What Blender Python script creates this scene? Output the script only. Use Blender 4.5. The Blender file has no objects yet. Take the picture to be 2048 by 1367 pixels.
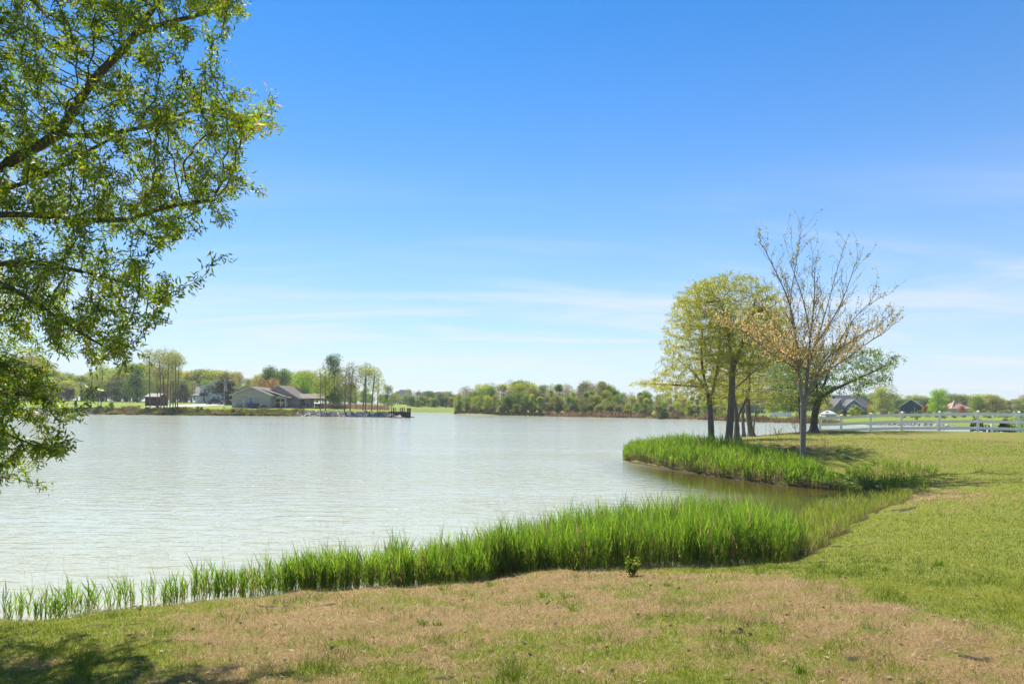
import bpy, math, random
import numpy as np
from mathutils import Vector
R_ = math.radians
C = bpy.context.scene.collection
sc = bpy.context.scene
rng = np.random.default_rng(7)
random.seed(7)

# ------------------------------------------------------------------ camera, sky, sun, exposure
F, CX, HY, CAMZ, ROLL = 1365.0, 1024.0, 809.0, 2.6, R_(0.6)     # focal length and horizon in photo pixels (2048 wide)
cam = bpy.data.cameras.new('camera'); cam_o = bpy.data.objects.new('camera', cam); C.objects.link(cam_o)
cam.sensor_width = 36; cam.lens = 36 * F / 2048
cam.shift_y = (HY - 683.5) / 2048
cam.clip_start = 0.05; cam.clip_end = 8000
cam_o.location = (0, 0, CAMZ); cam_o.rotation_euler = (R_(90), -ROLL, 0)
sc.camera = cam_o

SUN_EL, SUN_AZ = R_(53), R_(-23)           # azimuth from +Y towards +X
sdir = Vector((math.sin(SUN_AZ) * math.cos(SUN_EL), math.cos(SUN_AZ) * math.cos(SUN_EL), math.sin(SUN_EL)))
sun = bpy.data.lights.new('sun', 'SUN'); sun.energy = 4.4; sun.angle = R_(0.5); sun.color = (1.0, 0.94, 0.83)
sun_o = bpy.data.objects.new('sun', sun); C.objects.link(sun_o)
sun_o.rotation_euler = sdir.to_track_quat('Z', 'Y').to_euler()

world = bpy.data.worlds.new('World'); sc.world = world; world.use_nodes = True
nt = world.node_tree; nt.nodes.clear(); L = nt.links.new
def wn(t, **k):
    n = nt.nodes.new(t)
    for a, b in k.items(): setattr(n, a, b)
    return n
sky = wn('ShaderNodeTexSky', sky_type='NISHITA', sun_disc=False, sun_elevation=SUN_EL, sun_rotation=SUN_AZ,
         air_density=0.7, dust_density=0.0, ozone_density=2.0, altitude=0)
hs = wn('ShaderNodeHueSaturation'); hs.inputs['Saturation'].default_value = 1.42; hs.inputs['Value'].default_value = 1.14
L(sky.outputs[0], hs.inputs['Color'])
tc = wn('ShaderNodeTexCoord'); sp = wn('ShaderNodeSeparateXYZ'); L(tc.outputs['Generated'], sp.inputs[0])
def wm(op, a, b=None, clamp=False):
    n = wn('ShaderNodeMath', operation=op, use_clamp=clamp)
    for i, v in enumerate((a, b)):
        if v is None: continue
        if isinstance(v, (int, float)): n.inputs[i].default_value = v
        else: L(v, n.inputs[i])
    return n.outputs[0]
zz = wm('ADD', wm('MAXIMUM', sp.outputs[2], 0.0), 0.10)
cb = wn('ShaderNodeCombineXYZ'); L(wm('DIVIDE', sp.outputs[0], zz), cb.inputs[0]); L(wm('DIVIDE', sp.outputs[1], zz), cb.inputs[1])
mp = wn('ShaderNodeMapping'); mp.inputs['Scale'].default_value = (0.42, 1.15, 1); mp.inputs['Rotation'].default_value = (0, 0, R_(-16))
mp.inputs['Location'].default_value = (1.7, 0.4, 0)
L(cb.outputs[0], mp.inputs[0])
n1 = wn('ShaderNodeTexNoise'); n1.inputs['Scale'].default_value = 1.0; n1.inputs['Detail'].default_value = 6; n1.inputs['Roughness'].default_value = 0.55
n1.inputs['Distortion'].default_value = 1.1
L(mp.outputs[0], n1.inputs['Vector'])
rp = wn('ShaderNodeMapRange', interpolation_type='SMOOTHSTEP'); rp.inputs[1].default_value = 0.38; rp.inputs[2].default_value = 0.82
L(n1.outputs[0], rp.inputs[0])
m1 = wn('ShaderNodeMapRange', interpolation_type='SMOOTHSTEP'); m1.inputs[1].default_value = 0.34; m1.inputs[2].default_value = 0.12
L(sp.outputs[2], m1.inputs[0])
cl = wm('MULTIPLY', wm('MULTIPLY', rp.outputs[0], m1.outputs[0]), 0.95)
hz = wm('POWER', 2.71828, wm('MULTIPLY', wm('MAXIMUM', sp.outputs[2], 0.0), -4.4))          # pale air near the horizon, all round
mh = wn('ShaderNodeMix', data_type='RGBA'); L(wm('MULTIPLY', hz, 0.97), mh.inputs[0]); L(hs.outputs[0], mh.inputs[6]); mh.inputs[7].default_value = (3.55, 4.0, 4.5, 1)
mx = wn('ShaderNodeMix', data_type='RGBA'); L(cl, mx.inputs[0]); L(mh.outputs[2], mx.inputs[6]); mx.inputs[7].default_value = (4.6, 4.85, 5.2, 1)
bg = wn('ShaderNodeBackground'); bg.inputs['Strength'].default_value = 0.081; L(mx.outputs[2], bg.inputs[0])
wo = wn('ShaderNodeOutputWorld'); L(bg.outputs[0], wo.inputs[0])
sc.view_settings.view_transform = 'Standard'; sc.view_settings.look = 'None'
sc.view_settings.exposure = 1.2; sc.view_settings.gamma = 1
sc.render.engine = 'CYCLES'
sc.cycles.sample_clamp_direct = 1.4; sc.cycles.sample_clamp_indirect = 4.0
sc.cycles.max_bounces = 8; sc.cycles.transparent_max_bounces = 8

# ------------------------------------------------------------------ geometry helpers
cr, sr = math.cos(ROLL), math.sin(ROLL)
RIGHT, UP, FWD = np.array([cr, 0, sr]), np.array([-sr, 0, cr]), np.array([0, 1.0, 0])
def ray(px, py): return FWD + RIGHT * ((px - CX) / F) + UP * (-(py - HY) / F)
def at(px, py, z=0.0):
    r = ray(px, py); t = (z - CAMZ) / r[2]; return np.array([r[0] * t, r[1] * t, z])
def at_d(px, py, d):
    r = ray(px, py); return np.array([0, 0, CAMZ]) + r * d
def to_px(p):
    p = np.asarray(p, float) - np.array([0, 0, CAMZ]); d = np.maximum(p[..., 1], 0.01)
    return CX + (p @ RIGHT) / d * F, HY - (p @ UP) / d * F

def hash2(ix, iy, s):
    n = (ix.astype(np.int64) * 374761393 + iy.astype(np.int64) * 668265263 + s * 1442695041) & 0x7fffffff
    n = ((n ^ (n >> 13)) * 1274126177) & 0x7fffffff
    return ((n ^ (n >> 16)) & 0xffff) / 65535.0
def vnoise(x, y, s=0):
    x = np.asarray(x, float); y = np.asarray(y, float)
    ix, iy = np.floor(x), np.floor(y); fx, fy = x - ix, y - iy
    fx = fx * fx * (3 - 2 * fx); fy = fy * fy * (3 - 2 * fy)
    a, b, c, d = hash2(ix, iy, s), hash2(ix + 1, iy, s), hash2(ix, iy + 1, s), hash2(ix + 1, iy + 1, s)
    return (a * (1 - fx) + b * fx) * (1 - fy) + (c * (1 - fx) + d * fx) * fy
def fbm(x, y, s=0, o=4):
    t, a, n = 0, 0.5, 0
    for i in range(o):
        t = t + a * vnoise(x * 2 ** i, y * 2 ** i, s + i); n += a; a *= 0.5
    return t / n
def sstep(a, b, x):
    t = np.clip((x - a) / (b - a), 0, 1); return t * t * (3 - 2 * t)

def mesh(name, verts, faces, mat, smooth=False, attrs=None, fmat=None):
    """verts (n,3); faces: (m,k) array or a list of lists"""
    me = bpy.data.meshes.new(name)
    verts = np.ascontiguousarray(verts, dtype=np.float32)
    if isinstance(faces, np.ndarray):
        m, k = faces.shape
        me.vertices.add(len(verts)); me.vertices.foreach_set('co', verts.ravel())
        me.loops.add(m * k); me.loops.foreach_set('vertex_index', np.ascontiguousarray(faces, dtype=np.int32).ravel())
        me.polygons.add(m)
        me.polygons.foreach_set('loop_start', np.arange(0, m * k, k, dtype=np.int32))
        me.polygons.foreach_set('loop_total', np.full(m, k, dtype=np.int32))
        me.update(calc_edges=True)
    else:
        me.from_pydata(verts.tolist(), [], faces); m = len(faces)
    for mt in (mat if isinstance(mat, (list, tuple)) else [mat]): me.materials.append(mt)
    if fmat is not None: me.polygons.foreach_set('material_index', np.asarray(fmat, dtype=np.int32))
    if smooth: me.polygons.foreach_set('use_smooth', np.ones(m, dtype=bool))
    for an, (dom, val) in (attrs or {}).items():
        a = me.attributes.new(an, 'FLOAT', dom); a.data.foreach_set('value', np.ascontiguousarray(val, dtype=np.float32))
    me.update()
    return me
def link(name, me, parent=None):
    o = bpy.data.objects.new(name, me); C.objects.link(o)
    if parent is not None: o.parent = parent
    return o
def tag(o, label=None, cat=None, group=None, kind=None):
    for k, v in (('label', label), ('category', cat), ('group', group), ('kind', kind)):
        if v: o[k] = v
    return o
def thing(name, label, cat, loc=(0, 0, 0), rz=0.0, group=None, scale=1.0):
    o = bpy.data.objects.new(name, None); C.objects.link(o); o.empty_display_size = 0.2
    o.location = [float(v) for v in loc]; o.rotation_euler = (0, 0, rz)
    o.scale = (scale,) * 3 if np.isscalar(scale) else scale
    return tag(o, label, cat, group)
def copy_tree(o, parent=None):
    c = o.copy(); C.objects.link(c)
    if parent is not None: c.parent = parent
    for ch in [k for k in o.children]: copy_tree(ch, c)
    return c

class MB:
    """collects boxes, bars and tubes into one mesh"""
    def __init__(s): s.v = []; s.f = []; s.m = []
    def add(s, vs, fs, mi=0):
        b = len(s.v); s.v += [tuple(map(float, v)) for v in vs]; s.f += [[i + b for i in f] for f in fs]; s.m += [mi] * len(fs); return s
    def box(s, x0, x1, y0, y1, z0, z1, mi=0):
        return s.add([(x0, y0, z0), (x1, y0, z0), (x1, y1, z0), (x0, y1, z0), (x0, y0, z1), (x1, y0, z1), (x1, y1, z1), (x0, y1, z1)],
                     [(0, 3, 2, 1), (4, 5, 6, 7), (0, 1, 5, 4), (1, 2, 6, 5), (2, 3, 7, 6), (3, 0, 4, 7)], mi)
    def bar(s, a, b, w, h, mi=0):
        a, b = Vector(a), Vector(b); d = (b - a).normalized()
        u = d.cross(Vector((0, 0, 1)));
        if u.length < 1e-3: u = Vector((1, 0, 0))
        u.normalize(); v = u.cross(d)
        P = []
        for p in (a, b):
            for q, r in ((-1, -1), (1, -1), (1, 1), (-1, 1)): P.append(p + u * (q * w / 2) + v * (r * h / 2))
        return s.add(P, [(0, 1, 2, 3), (7, 6, 5, 4), (0, 4, 5, 1), (1, 5, 6, 2), (2, 6, 7, 3), (3, 7, 4, 0)], mi)
    def tube(s, pts, rad, n=8, mi=0, cap=True):
        pts = [Vector(p) for p in pts]; rad = [rad] * len(pts) if np.isscalar(rad) else rad
        P = []
        for i, p in enumerate(pts):
            d = (pts[min(i + 1, len(pts) - 1)] - pts[max(i - 1, 0)]).normalized()
            ref = Vector((1, 0.13, 0)) if abs(d.x) < 0.8 else Vector((0, 1, 0.1))
            u = d.cross(ref).normalized(); v = d.cross(u)
            for k in range(n):
                a = 2 * math.pi * k / n; P.append(p + (u * math.cos(a) + v * math.sin(a)) * rad[i])
        fs = [(i * n + k, i * n + (k + 1) % n, (i + 1) * n + (k + 1) % n, (i + 1) * n + k) for i in range(len(pts) - 1) for k in range(n)]
        if cap: fs += [tuple(range(n))[::-1], tuple(range((len(pts) - 1) * n, len(pts) * n))]
        return s.add(P, fs, mi)
    def disc_y(s, c, r, t, n=14, mi=0):     # a wheel-like disc, axis along y
        return s.tube([(c[0], c[1] - t / 2, c[2]), (c[0], c[1] + t / 2, c[2])], r, n, mi)
    def prism(s, poly, y0, y1, mi=0):       # polygon in xz extruded along y
        n = len(poly)
        P = [(x, y0, z) for x, z in poly] + [(x, y1, z) for x, z in poly]
        return s.add(P, [tuple(range(n)), tuple(range(2 * n - 1, n - 1, -1))] + [(i, i + n, (i + 1) % n + n, (i + 1) % n) for i in range(n)], mi)
    def build(s, name, mat, parent=None, smooth=False):
        me = mesh(name, np.array(s.v), [list(f) for f in s.f], mat, smooth, fmat=s.m if isinstance(mat, (list, tuple)) else None)
        return link(name, me, parent)

# ------------------------------------------------------------------ materials
def nodes(name):
    m = bpy.data.materials.new(name); m.use_nodes = True; t = m.node_tree; t.nodes.clear()
    out = t.nodes.new('ShaderNodeOutputMaterial')
    def N(ty, **k):
        n = t.nodes.new(ty)
        for a, b in k.items(): setattr(n, a, b)
        return n
    return m, t, N, t.links.new, out
def ramp(N, stops, interp='LINEAR'):
    r = N('ShaderNodeValToRGB'); cr_ = r.color_ramp; cr_.interpolation = interp
    while len(cr_.elements) < len(stops): cr_.elements.new(0.5)
    for e, (p, c) in zip(cr_.elements, stops): e.position = p; e.color = (*c, 1)
    return r
def plain(name, col, rough=0.7, var=0.18, scale=3.0, bump=0.0, metal=0.0, spec=0.5, stretch=(1, 1, 1)):
    m, t, N, lk, out = nodes(name)
    b = N('ShaderNodeBsdfPrincipled'); b.inputs['Roughness'].default_value = rough; b.inputs['Metallic'].default_value = metal
    b.inputs['Specular IOR Level'].default_value = spec
    co = N('ShaderNodeTexCoord'); mpg = N('ShaderNodeMapping'); mpg.inputs['Scale'].default_value = stretch; lk(co.outputs['Object'], mpg.inputs[0])
    n = N('ShaderNodeTexNoise'); n.inputs['Scale'].default_value = scale; n.inputs['Detail'].default_value = 5; n.inputs['Roughness'].default_value = 0.65
    lk(mpg.outputs[0], n.inputs['Vector'])
    c = np.array(col)
    r = ramp(N, [(0.25, tuple(np.clip(c * (1 - var), 0, 1))), (0.75, tuple(np.clip(c * (1 + var), 0, 1)))])
    lk(n.outputs[0], r.inputs[0]); lk(r.outputs[0], b.inputs['Base Color'])
    if bump:
        bp = N('ShaderNodeBump'); bp.inputs['Strength'].default_value = bump; bp.inputs['Distance'].default_value = 0.02
        lk(n.outputs[0], bp.inputs['Height']); lk(bp.outputs[0], b.inputs['Normal'])
    lk(b.outputs[0], out.inputs[0]); return m
def lined(name, col, col2, period, axis=0, rough=0.75):
    """siding or shingle courses: fine lines with bump, plus noise"""
    m, t, N, lk, out = nodes(name)
    b = N('ShaderNodeBsdfPrincipled'); b.inputs['Roughness'].default_value = rough; b.inputs['Specular IOR Level'].default_value = 0.2
    co = N('ShaderNodeTexCoord'); s = N('ShaderNodeSeparateXYZ'); lk(co.outputs['Object'], s.inputs[0])
    if axis == 'h': src = N('ShaderNodeMath', operation='ADD'); lk(s.outputs[0], src.inputs[0]); lk(s.outputs[1], src.inputs[1]); src = src.outputs[0]
    else: src = s.outputs[axis]
    d = N('ShaderNodeMath', operation='DIVIDE'); lk(src, d.inputs[0]); d.inputs[1].default_value = period
    f = N('ShaderNodeMath', operation='FRACT'); lk(d.outputs[0], f.inputs[0])
    g = N('ShaderNodeMath', operation='LESS_THAN'); lk(f.outputs[0], g.inputs[0]); g.inputs[1].default_value = 0.14
    n = N('ShaderNodeTexNoise'); n.inputs['Scale'].default_value = 2.5; n.inputs['Detail'].default_value = 6; lk(co.outputs['Object'], n.inputs['Vector'])
    c = np.array(col); r = ramp(N, [(0.3, tuple(c * 0.86)), (0.7, tuple(np.clip(c * 1.12, 0, 1)))]); lk(n.outputs[0], r.inputs[0])
    mxx = N('ShaderNodeMix', data_type='RGBA'); lk(g.outputs[0], mxx.inputs[0]); lk(r.outputs[0], mxx.inputs[6]); mxx.inputs[7].default_value = (*col2, 1)
    lk(mxx.outputs[2], b.inputs['Base Color'])
    bp = N('ShaderNodeBump'); bp.inputs['Strength'].default_value = 0.4; bp.inputs['Distance'].default_value = 0.02; lk(f.outputs[0], bp.inputs['Height']); lk(bp.outputs[0], b.inputs['Normal'])
    lk(b.outputs[0], out.inputs[0]); return m
def leafmat(name, stops, trans=0.45, gloss=0.15, objcol=False, rough=0.6):
    """leaf colours picked per leaf by the face attribute 'var'"""
    m, t, N, lk, out = nodes(name)
    a = N('ShaderNodeAttribute'); a.attribute_name = 'var'
    r = ramp(N, stops); lk(a.outputs['Fac'], r.inputs[0]); col = r.outputs[0]
    if objcol:
        oi = N('ShaderNodeObjectInfo'); mu = N('ShaderNodeMix', data_type='RGBA', blend_type='MULTIPLY'); mu.inputs[0].default_value = 1
        lk(col, mu.inputs[6]); lk(oi.outputs['Color'], mu.inputs[7]); col = mu.outputs[2]
    d = N('ShaderNodeBsdfDiffuse'); lk(col, d.inputs[0])
    tr = N('ShaderNodeBsdfTranslucent')
    hs_ = N('ShaderNodeHueSaturation'); hs_.inputs['Hue'].default_value = 0.485; hs_.inputs['Saturation'].default_value = 1.1; hs_.inputs['Value'].default_value = 1.6
    lk(col, hs_.inputs['Color']); lk(hs_.outputs[0], tr.inputs[0])
    mx_ = N('ShaderNodeMixShader'); mx_.inputs[0].default_value = trans; lk(d.outputs[0], mx_.inputs[1]); lk(tr.outputs[0], mx_.inputs[2])
    g = N('ShaderNodeBsdfGlossy'); g.inputs['Roughness'].default_value = rough; g.inputs[0].default_value = (0.9, 0.95, 0.9, 1)
    fr = N('ShaderNodeFresnel'); fr.inputs[0].default_value = 1.35
    fm = N('ShaderNodeMath', operation='MULTIPLY'); lk(fr.outputs[0], fm.inputs[0]); fm.inputs[1].default_value = gloss
    m2 = N('ShaderNodeMixShader'); lk(fm.outputs[0], m2.inputs[0]); lk(mx_.outputs[0], m2.inputs[1]); lk(g.outputs[0], m2.inputs[2])
    lk(m2.outputs[0], out.inputs[0]); return m

M = {}
M['bark'] = plain('bark', (0.10, 0.082, 0.062), 0.9, 0.45, 6, 0.8, stretch=(3, 3, 0.6))
M['bark_pale'] = plain('bark_pale', (0.21, 0.185, 0.16), 0.9, 0.35, 7, 0.6, stretch=(2, 2, 1))
M['bark_grey'] = plain('bark_grey', (0.15, 0.125, 0.10), 0.9, 0.4, 5, 0.6, stretch=(3, 3, 0.6))
M['white'] = plain('white_paint', (0.78, 0.79, 0.78), 0.45, 0.04, 4)
M['white_vinyl'] = plain('white_vinyl', (0.90, 0.90, 0.88), 0.35, 0.03, 3)
M['black'] = plain('black_plastic', (0.012, 0.013, 0.015), 0.5, 0.2, 5)
M['dark_wood'] = plain('dark_wood', (0.035, 0.03, 0.028), 0.8, 0.4, 4, 0.4, stretch=(1, 1, 4))
M['glass'] = plain('window_glass', (0.02, 0.025, 0.03), 0.05, 0.1, 1, spec=0.8)
M['screen'] = plain('porch_screen', (0.015, 0.017, 0.02), 0.4, 0.2, 2)
M['concrete'] = plain('concrete', (0.36, 0.34, 0.31), 0.9, 0.15, 2)
M['stone'] = plain('stone', (0.27, 0.26, 0.25), 0.9, 0.4, 2.5, 0.6)
M['metal'] = plain('metal', (0.5, 0.5, 0.5), 0.35, 0.05, 3, metal=0.8)
M['tyre'] = plain('tyre_rubber', (0.015, 0.015, 0.015), 0.8, 0.1, 3)

# ------------------------------------------------------------------ the lake and the land round it
lake_px = [(-330, 1262), (0, 1249), (90, 1250), (200, 1240), (330, 1222), (420, 1213), (500, 1203), (600, 1190), (720, 1184), (820, 1180), (920, 1176), (1010, 1163),
           (1090, 1152), (1200, 1149), (1300, 1143), (1450, 1141), (1560, 1132), (1620, 1112), (1665, 1075), (1700, 1048), (1760, 1022),
           (1805, 1003), (1800, 988), (1750, 981), (1700, 979), (1640, 976), (1550, 968), (1450, 955), (1350, 940), (1262, 925), (1245, 914), (1252, 905),
           (1310, 900), (1352, 896), (1385, 891), (1430, 886), (1480, 880), (1540, 875), (1600, 870.5)]
lake = [tuple(at(x, y)[:2]) for x, y in lake_px]
lake += [(24.5, 52.5), (27.5, 52.2), (31.0, 51.8), (34.5, 54.5), (40, 60), (46, 66), (55, 76), (66, 88), (70, 98), (60, 101)]
lake += [tuple(at(x, y)[:2]) for x, y in [(1920, 853), (1850, 851), (1750, 849), (1640, 846.5), (1570, 845), (1500, 843.5), (1400, 838.5), (1300, 836), (1200, 834), (1100, 832),
                                         (1000, 830), (940, 828.5), (908, 827), (898, 824.3), (835, 823.8)]]
lake += [(-33, 200), (-26, 160), (-20.5, 139)] + [tuple(at(x, y)[:2]) for x, y in [(804, 836.5), (797, 835.3), (780, 834), (700, 832.5), (600, 831.5), (450, 830.8), (300, 829.5), (150, 828), (0, 826.5), (-200, 824)]]
lake += [(-170, 100), (-130, 55), (-80, 25), (-45, 12), (-25, 8.8), (-13, 8.0)]
LK = np.array(lake)
def sdist(x, y):
    """signed distance to the shoreline, positive on land"""
    x = np.asarray(x, float).ravel(); y = np.asarray(y, float).ravel()
    best = np.full(x.shape, 1e18); ins = np.zeros(x.shape, bool)
    A, B = LK, np.roll(LK, -1, axis=0)
    for (ax, ay), (bx, by) in zip(A, B):
        ex, ey = bx - ax, by - ay
        t = np.clip(((x - ax) * ex + (y - ay) * ey) / (ex * ex + ey * ey + 1e-12), 0, 1)
        best = np.minimum(best, (x - ax - t * ex) ** 2 + (y - ay - t * ey) ** 2)
        c = (ay > y) != (by > y)
        with np.errstate(divide='ignore', invalid='ignore'):
            ins ^= c & (x < (bx - ax) * (y - ay) / (by - ay + 1e-18) + ax)
    return np.where(ins, -1, 1) * np.sqrt(best)
def wiggle(x, y): return (fbm(x * 1.3, y * 1.3, 5) - 0.5) * 0.5 * sstep(60, 10, y)
def terrain(x, y, full=False):
    x = np.asarray(x, float); y = np.asarray(y, float); sh = x.shape
    xf, yf = x.ravel(), y.ravel()
    s = sdist(xf, yf) + wiggle(xf, yf)
    left = sstep(85, 105, yf) * sstep(-12, -19, xf)
    far = sstep(62, 76, yf + xf * 0.12) * (1 - left)
    sp = np.maximum(s, 0)
    near_z = 0.10 * sstep(0, 0.35, s) + 1.12 * (1 - np.exp(-sp / 6.0))
    far_z = 0.28 * sstep(0, 1.5, s) + 0.55 * (1 - np.exp(-sp / 35.0))
    left_z = 1.0 * sstep(0, 3.4, s) + 1.5 * (1 - np.exp(-sp / 45.0))
    near_z = near_z + 0.28 * sstep(0, 2.5, s) * np.exp(-((xf - 28) / 10) ** 2 - ((yf - 46) / 9) ** 2)
    z = near_z * (1 - left - far) + far_z * far + left_z * left
    z = np.where(s < 0, np.maximum(s * 0.16, -1.3) - 0.012, z)
    land = sstep(0, 0.6, s)
    z = z + land * ((fbm(xf * 0.5, yf * 0.5, 1) - 0.5) * 0.12 + (fbm(xf * 3, yf * 3, 2) - 0.5) * 0.05 + (fbm(xf * 7, yf * 7, 3, 2) - 0.5) * 0.03 * sstep(20, 8, yf))
    if full: return z.reshape(sh), s.reshape(sh)
    return z.reshape(sh)
def gz(x, y): return float(terrain(np.array([x]), np.array([y]))[0])
def hit(px, py, dmax=120):
    r = ray(px, py); ds = np.geomspace(2.5, dmax, 700)
    P = np.array([0, 0, CAMZ]) + r[None, :] * ds[:, None]
    h = np.maximum(terrain(P[:, 0], P[:, 1]), 0)
    i = np.argmax(P[:, 2] <= h)
    if P[i, 2] > h[i]: i = int(np.argmin(P[:, 2] - h))
    return np.array([P[i, 0], P[i, 1], h[i]])
def spot(px, d):
    x = (px - CX) / F * d; return np.array([x, d, gz(x, d)])

# dryness of the turf: brown where the mowed shore grass has died back
dry_spots = [(at(700, 1215, .4), 2.0, .75), (at(1000, 1210, .4), 1.6, 1.0), (at(1300, 1200, .4), 1.6, 1.15), (at(1500, 1190, .4), 1.3, 1.0), (at(1250, 1270, .5), 1.4, .9), (at(1600, 1250, .6), 1.1, .9),
             (at(1800, 1300, .7), .9, .9), (at(2000, 1290, .8), .9, 1.0), (at(1000, 1330, .7), .8, .35), (at(1850, 985, .3), 1.3, .9), (at(1450, 1300, .6), .9, .55),
             (at(450, 1290, .5), .8, .45), (at(560, 1350, .6), .6, .6), (at(1900, 880, .9), 4, .35), (at(1500, 905, .5), 3, .5), (at(640, 1210, .3), .5, .6)]
green_spots = [(at(1900, 1150, .7), 2.2, .9), (at(1870, 1050, .6), 3, .7), (at(120, 1275, .3), .9, .9), (at(330, 1300, .5), .6, .5), (at(1450, 1345, .7), .5, .4), (at(1750, 1130, .5), 1.0, .7),
               (at(250, 1350, .6), .6, .5)]
def dryness(x, y):
    v = np.zeros(x.shape) + 0.16
    for p, r, a in dry_spots: v += a * np.exp(-((x - p[0]) ** 2 + (y - p[1]) ** 2) / (r * r))
    for p, r, a in green_spots: v -= a * np.exp(-((x - p[0]) ** 2 + (y - p[1]) ** 2) / (r * r))
    v = np.minimum(v, 0.62)
    v += (fbm(x * 0.6, y * 0.9, 11) - 0.5) * 0.9 + (fbm(x * 3.0, y * 4.5, 12) - 0.5) * 1.2 + (fbm(x * 11, y * 14, 13, 2) - 0.5) * 0.8
    return np.clip(v, 0, 1)
mud_px = [(905, 1355, .16, .07), (930, 1350, .14, .05), (540, 1205, .35, .1), (640, 1210, .4, .08), (250, 1245, .5, .09), (1790, 1010, .9, .5), (1690, 1070, .6, .35), (1950, 1330, .2, .1),
          (1720, 1335, .15, .07), (1640, 1110, .5, .25), (130, 1300, .25, .1), (1480, 1262, .2, .05), (1610, 1215, .3, .06)]
mud_pts = [(at(a, b, .35 if b < 1260 else .7), c, d) for a, b, c, d in mud_px]
def muddiness(x, y, s):
    v = np.zeros(x.shape)
    for p, a, b in mud_pts: v = np.maximum(v, np.exp(-(((x - p[0]) / a) ** 2 + ((y - p[1]) / b) ** 2)))
    return np.clip(v * sstep(0.42, 0.62, fbm(x * 6, y * 8, 21)) * 1.1 + sstep(0.35, -0.05, s) * 0.95, 0, 1)

# thin spring haze over the whole place
hm = bpy.data.materials.new('haze'); hm.use_nodes = True; hm.node_tree.nodes.clear()
ho = hm.node_tree.nodes.new('ShaderNodeOutputMaterial'); hv = hm.node_tree.nodes.new('ShaderNodeVolumePrincipled')
hv.inputs['Color'].default_value = (0.86, 0.92, 1.0, 1); hv.inputs['Density'].default_value = 0.00028; hv.inputs['Anisotropy'].default_value = 0.2
hm.node_tree.links.new(hv.outputs[0], ho.inputs['Volume'])
hb = MB().box(-1700, 1700, -1700, 1700, -3.2, 24).build('haze', hm); tag(hb, kind='stuff', label='thin pale haze in the air over the lake')

# one sheet of ground, finer near the camera, out to the horizon
def build_ground():
    rad = np.concatenate([[0.3], np.geomspace(0.8, 60, 260), np.geomspace(60.8, 320, 110)[0:], np.geomspace(330, 1600, 20)])
    ang = np.concatenate([np.radians(np.linspace(-180, -54, 40)), np.radians(np.linspace(-53, 53, 330)), np.radians(np.linspace(54, 180, 40))])[:-1]
    na, nr = len(ang), len(rad)
    Rr, Aa = np.meshgrid(rad, ang, indexing='ij')
    X, Y = Rr * np.sin(Aa), Rr * np.cos(Aa)
    Z, S = terrain(X, Y, True)
    V = np.stack([X, Y, Z], -1).reshape(-1, 3)
    i, j = np.meshgrid(np.arange(nr - 1), np.arange(na), indexing='ij'); j2 = (j + 1) % na
    Fc = np.stack([i * na + j, i * na + j2, (i + 1) * na + j2, (i + 1) * na + j], -1).reshape(-1, 4)
    V = np.vstack([V, [[0, 0, Z[0].mean()]]])
    x, y, s = V[:, 0], V[:, 1], np.append(S.ravel(), 5)
    dry = dryness(x, y); mud = muddiness(x, y, s)
    isfar = sstep(60, 90, np.hypot(x, y)); dry = dry * (1 - isfar) + isfar * 0.12
    leftb = sstep(90, 105, y) * sstep(-12, -19, x) * sstep(168, 150, y)
    bank = sstep(-0.3, 0.1, s) * sstep(2.6, 1.6, s) * leftb          # the eroded bank under the lawn across the water
    dry = np.maximum(dry, bank * 0.8); mud = np.where(isfar > 0.5, bank * (0.4 + 0.4 * fbm(x * .7, y * .7, 31)), mud); inwood = sstep(-17, -11, x) * sstep(34, 24, x) * sstep(100, 110, y) * sstep(250, 230, y); lush = np.clip(isfar * (1 - .35 * sstep(20, 35, x)) * (1 - .45 * sstep(165, 180, y) * sstep(-45, -36, x) * sstep(0, -10, x)) * np.where(leftb > .5, sstep(1.8, 3.2, s), sstep(-.3, .4, s)) * (1 - inwood), 0, 1); dry = dry + .35 * inwood; dry = dry - .35 * lush
    me = mesh('ground', V, Fc, M['ground'], True, {'dry': ('POINT', dry), 'mud': ('POINT', mud), 'lush': ('POINT', lush), 'depth': ('POINT', np.clip(-V[:, 2], 0, 2))})
    return tag(link('ground', me), kind='structure')
m, t, N, lk, out = nodes('turf'); M['ground'] = m
b = N('ShaderNodeBsdfPrincipled'); b.inputs['Roughness'].default_value = 0.95; b.inputs['Specular IOR Level'].default_value = 0.15
co = N('ShaderNodeTexCoord')
def noise(scale, detail=6, rough=0.7):
    n = N('ShaderNodeTexNoise'); n.inputs['Scale'].default_value = scale; n.inputs['Detail'].default_value = detail; n.inputs['Roughness'].default_value = rough
    lk(co.outputs['Object'], n.inputs['Vector']); return n
na_, nb_, nc_ = noise(0.9), noise(14, 5, 0.75), noise(60, 4, 0.8)
g1 = ramp(N, [(0.30, (0.075, 0.115, 0.013)), (0.5, (0.15, 0.172, 0.02)), (0.72, (0.235, 0.222, 0.036))]); lk(nb_.outputs[0], g1.inputs[0])
d1 = ramp(N, [(0.28, (0.085, 0.058, 0.026)), (0.5, (0.218, 0.15, 0.065)), (0.72, (0.35, 0.255, 0.112))]); lk(nc_.outputs[0], d1.inputs[0])
ad, am, adp = N('ShaderNodeAttribute'), N('ShaderNodeAttribute'), N('ShaderNodeAttribute'); ad.attribute_name, am.attribute_name, adp.attribute_name = 'dry', 'mud', 'depth'
al = N('ShaderNodeAttribute'); al.attribute_name = 'lush'
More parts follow.
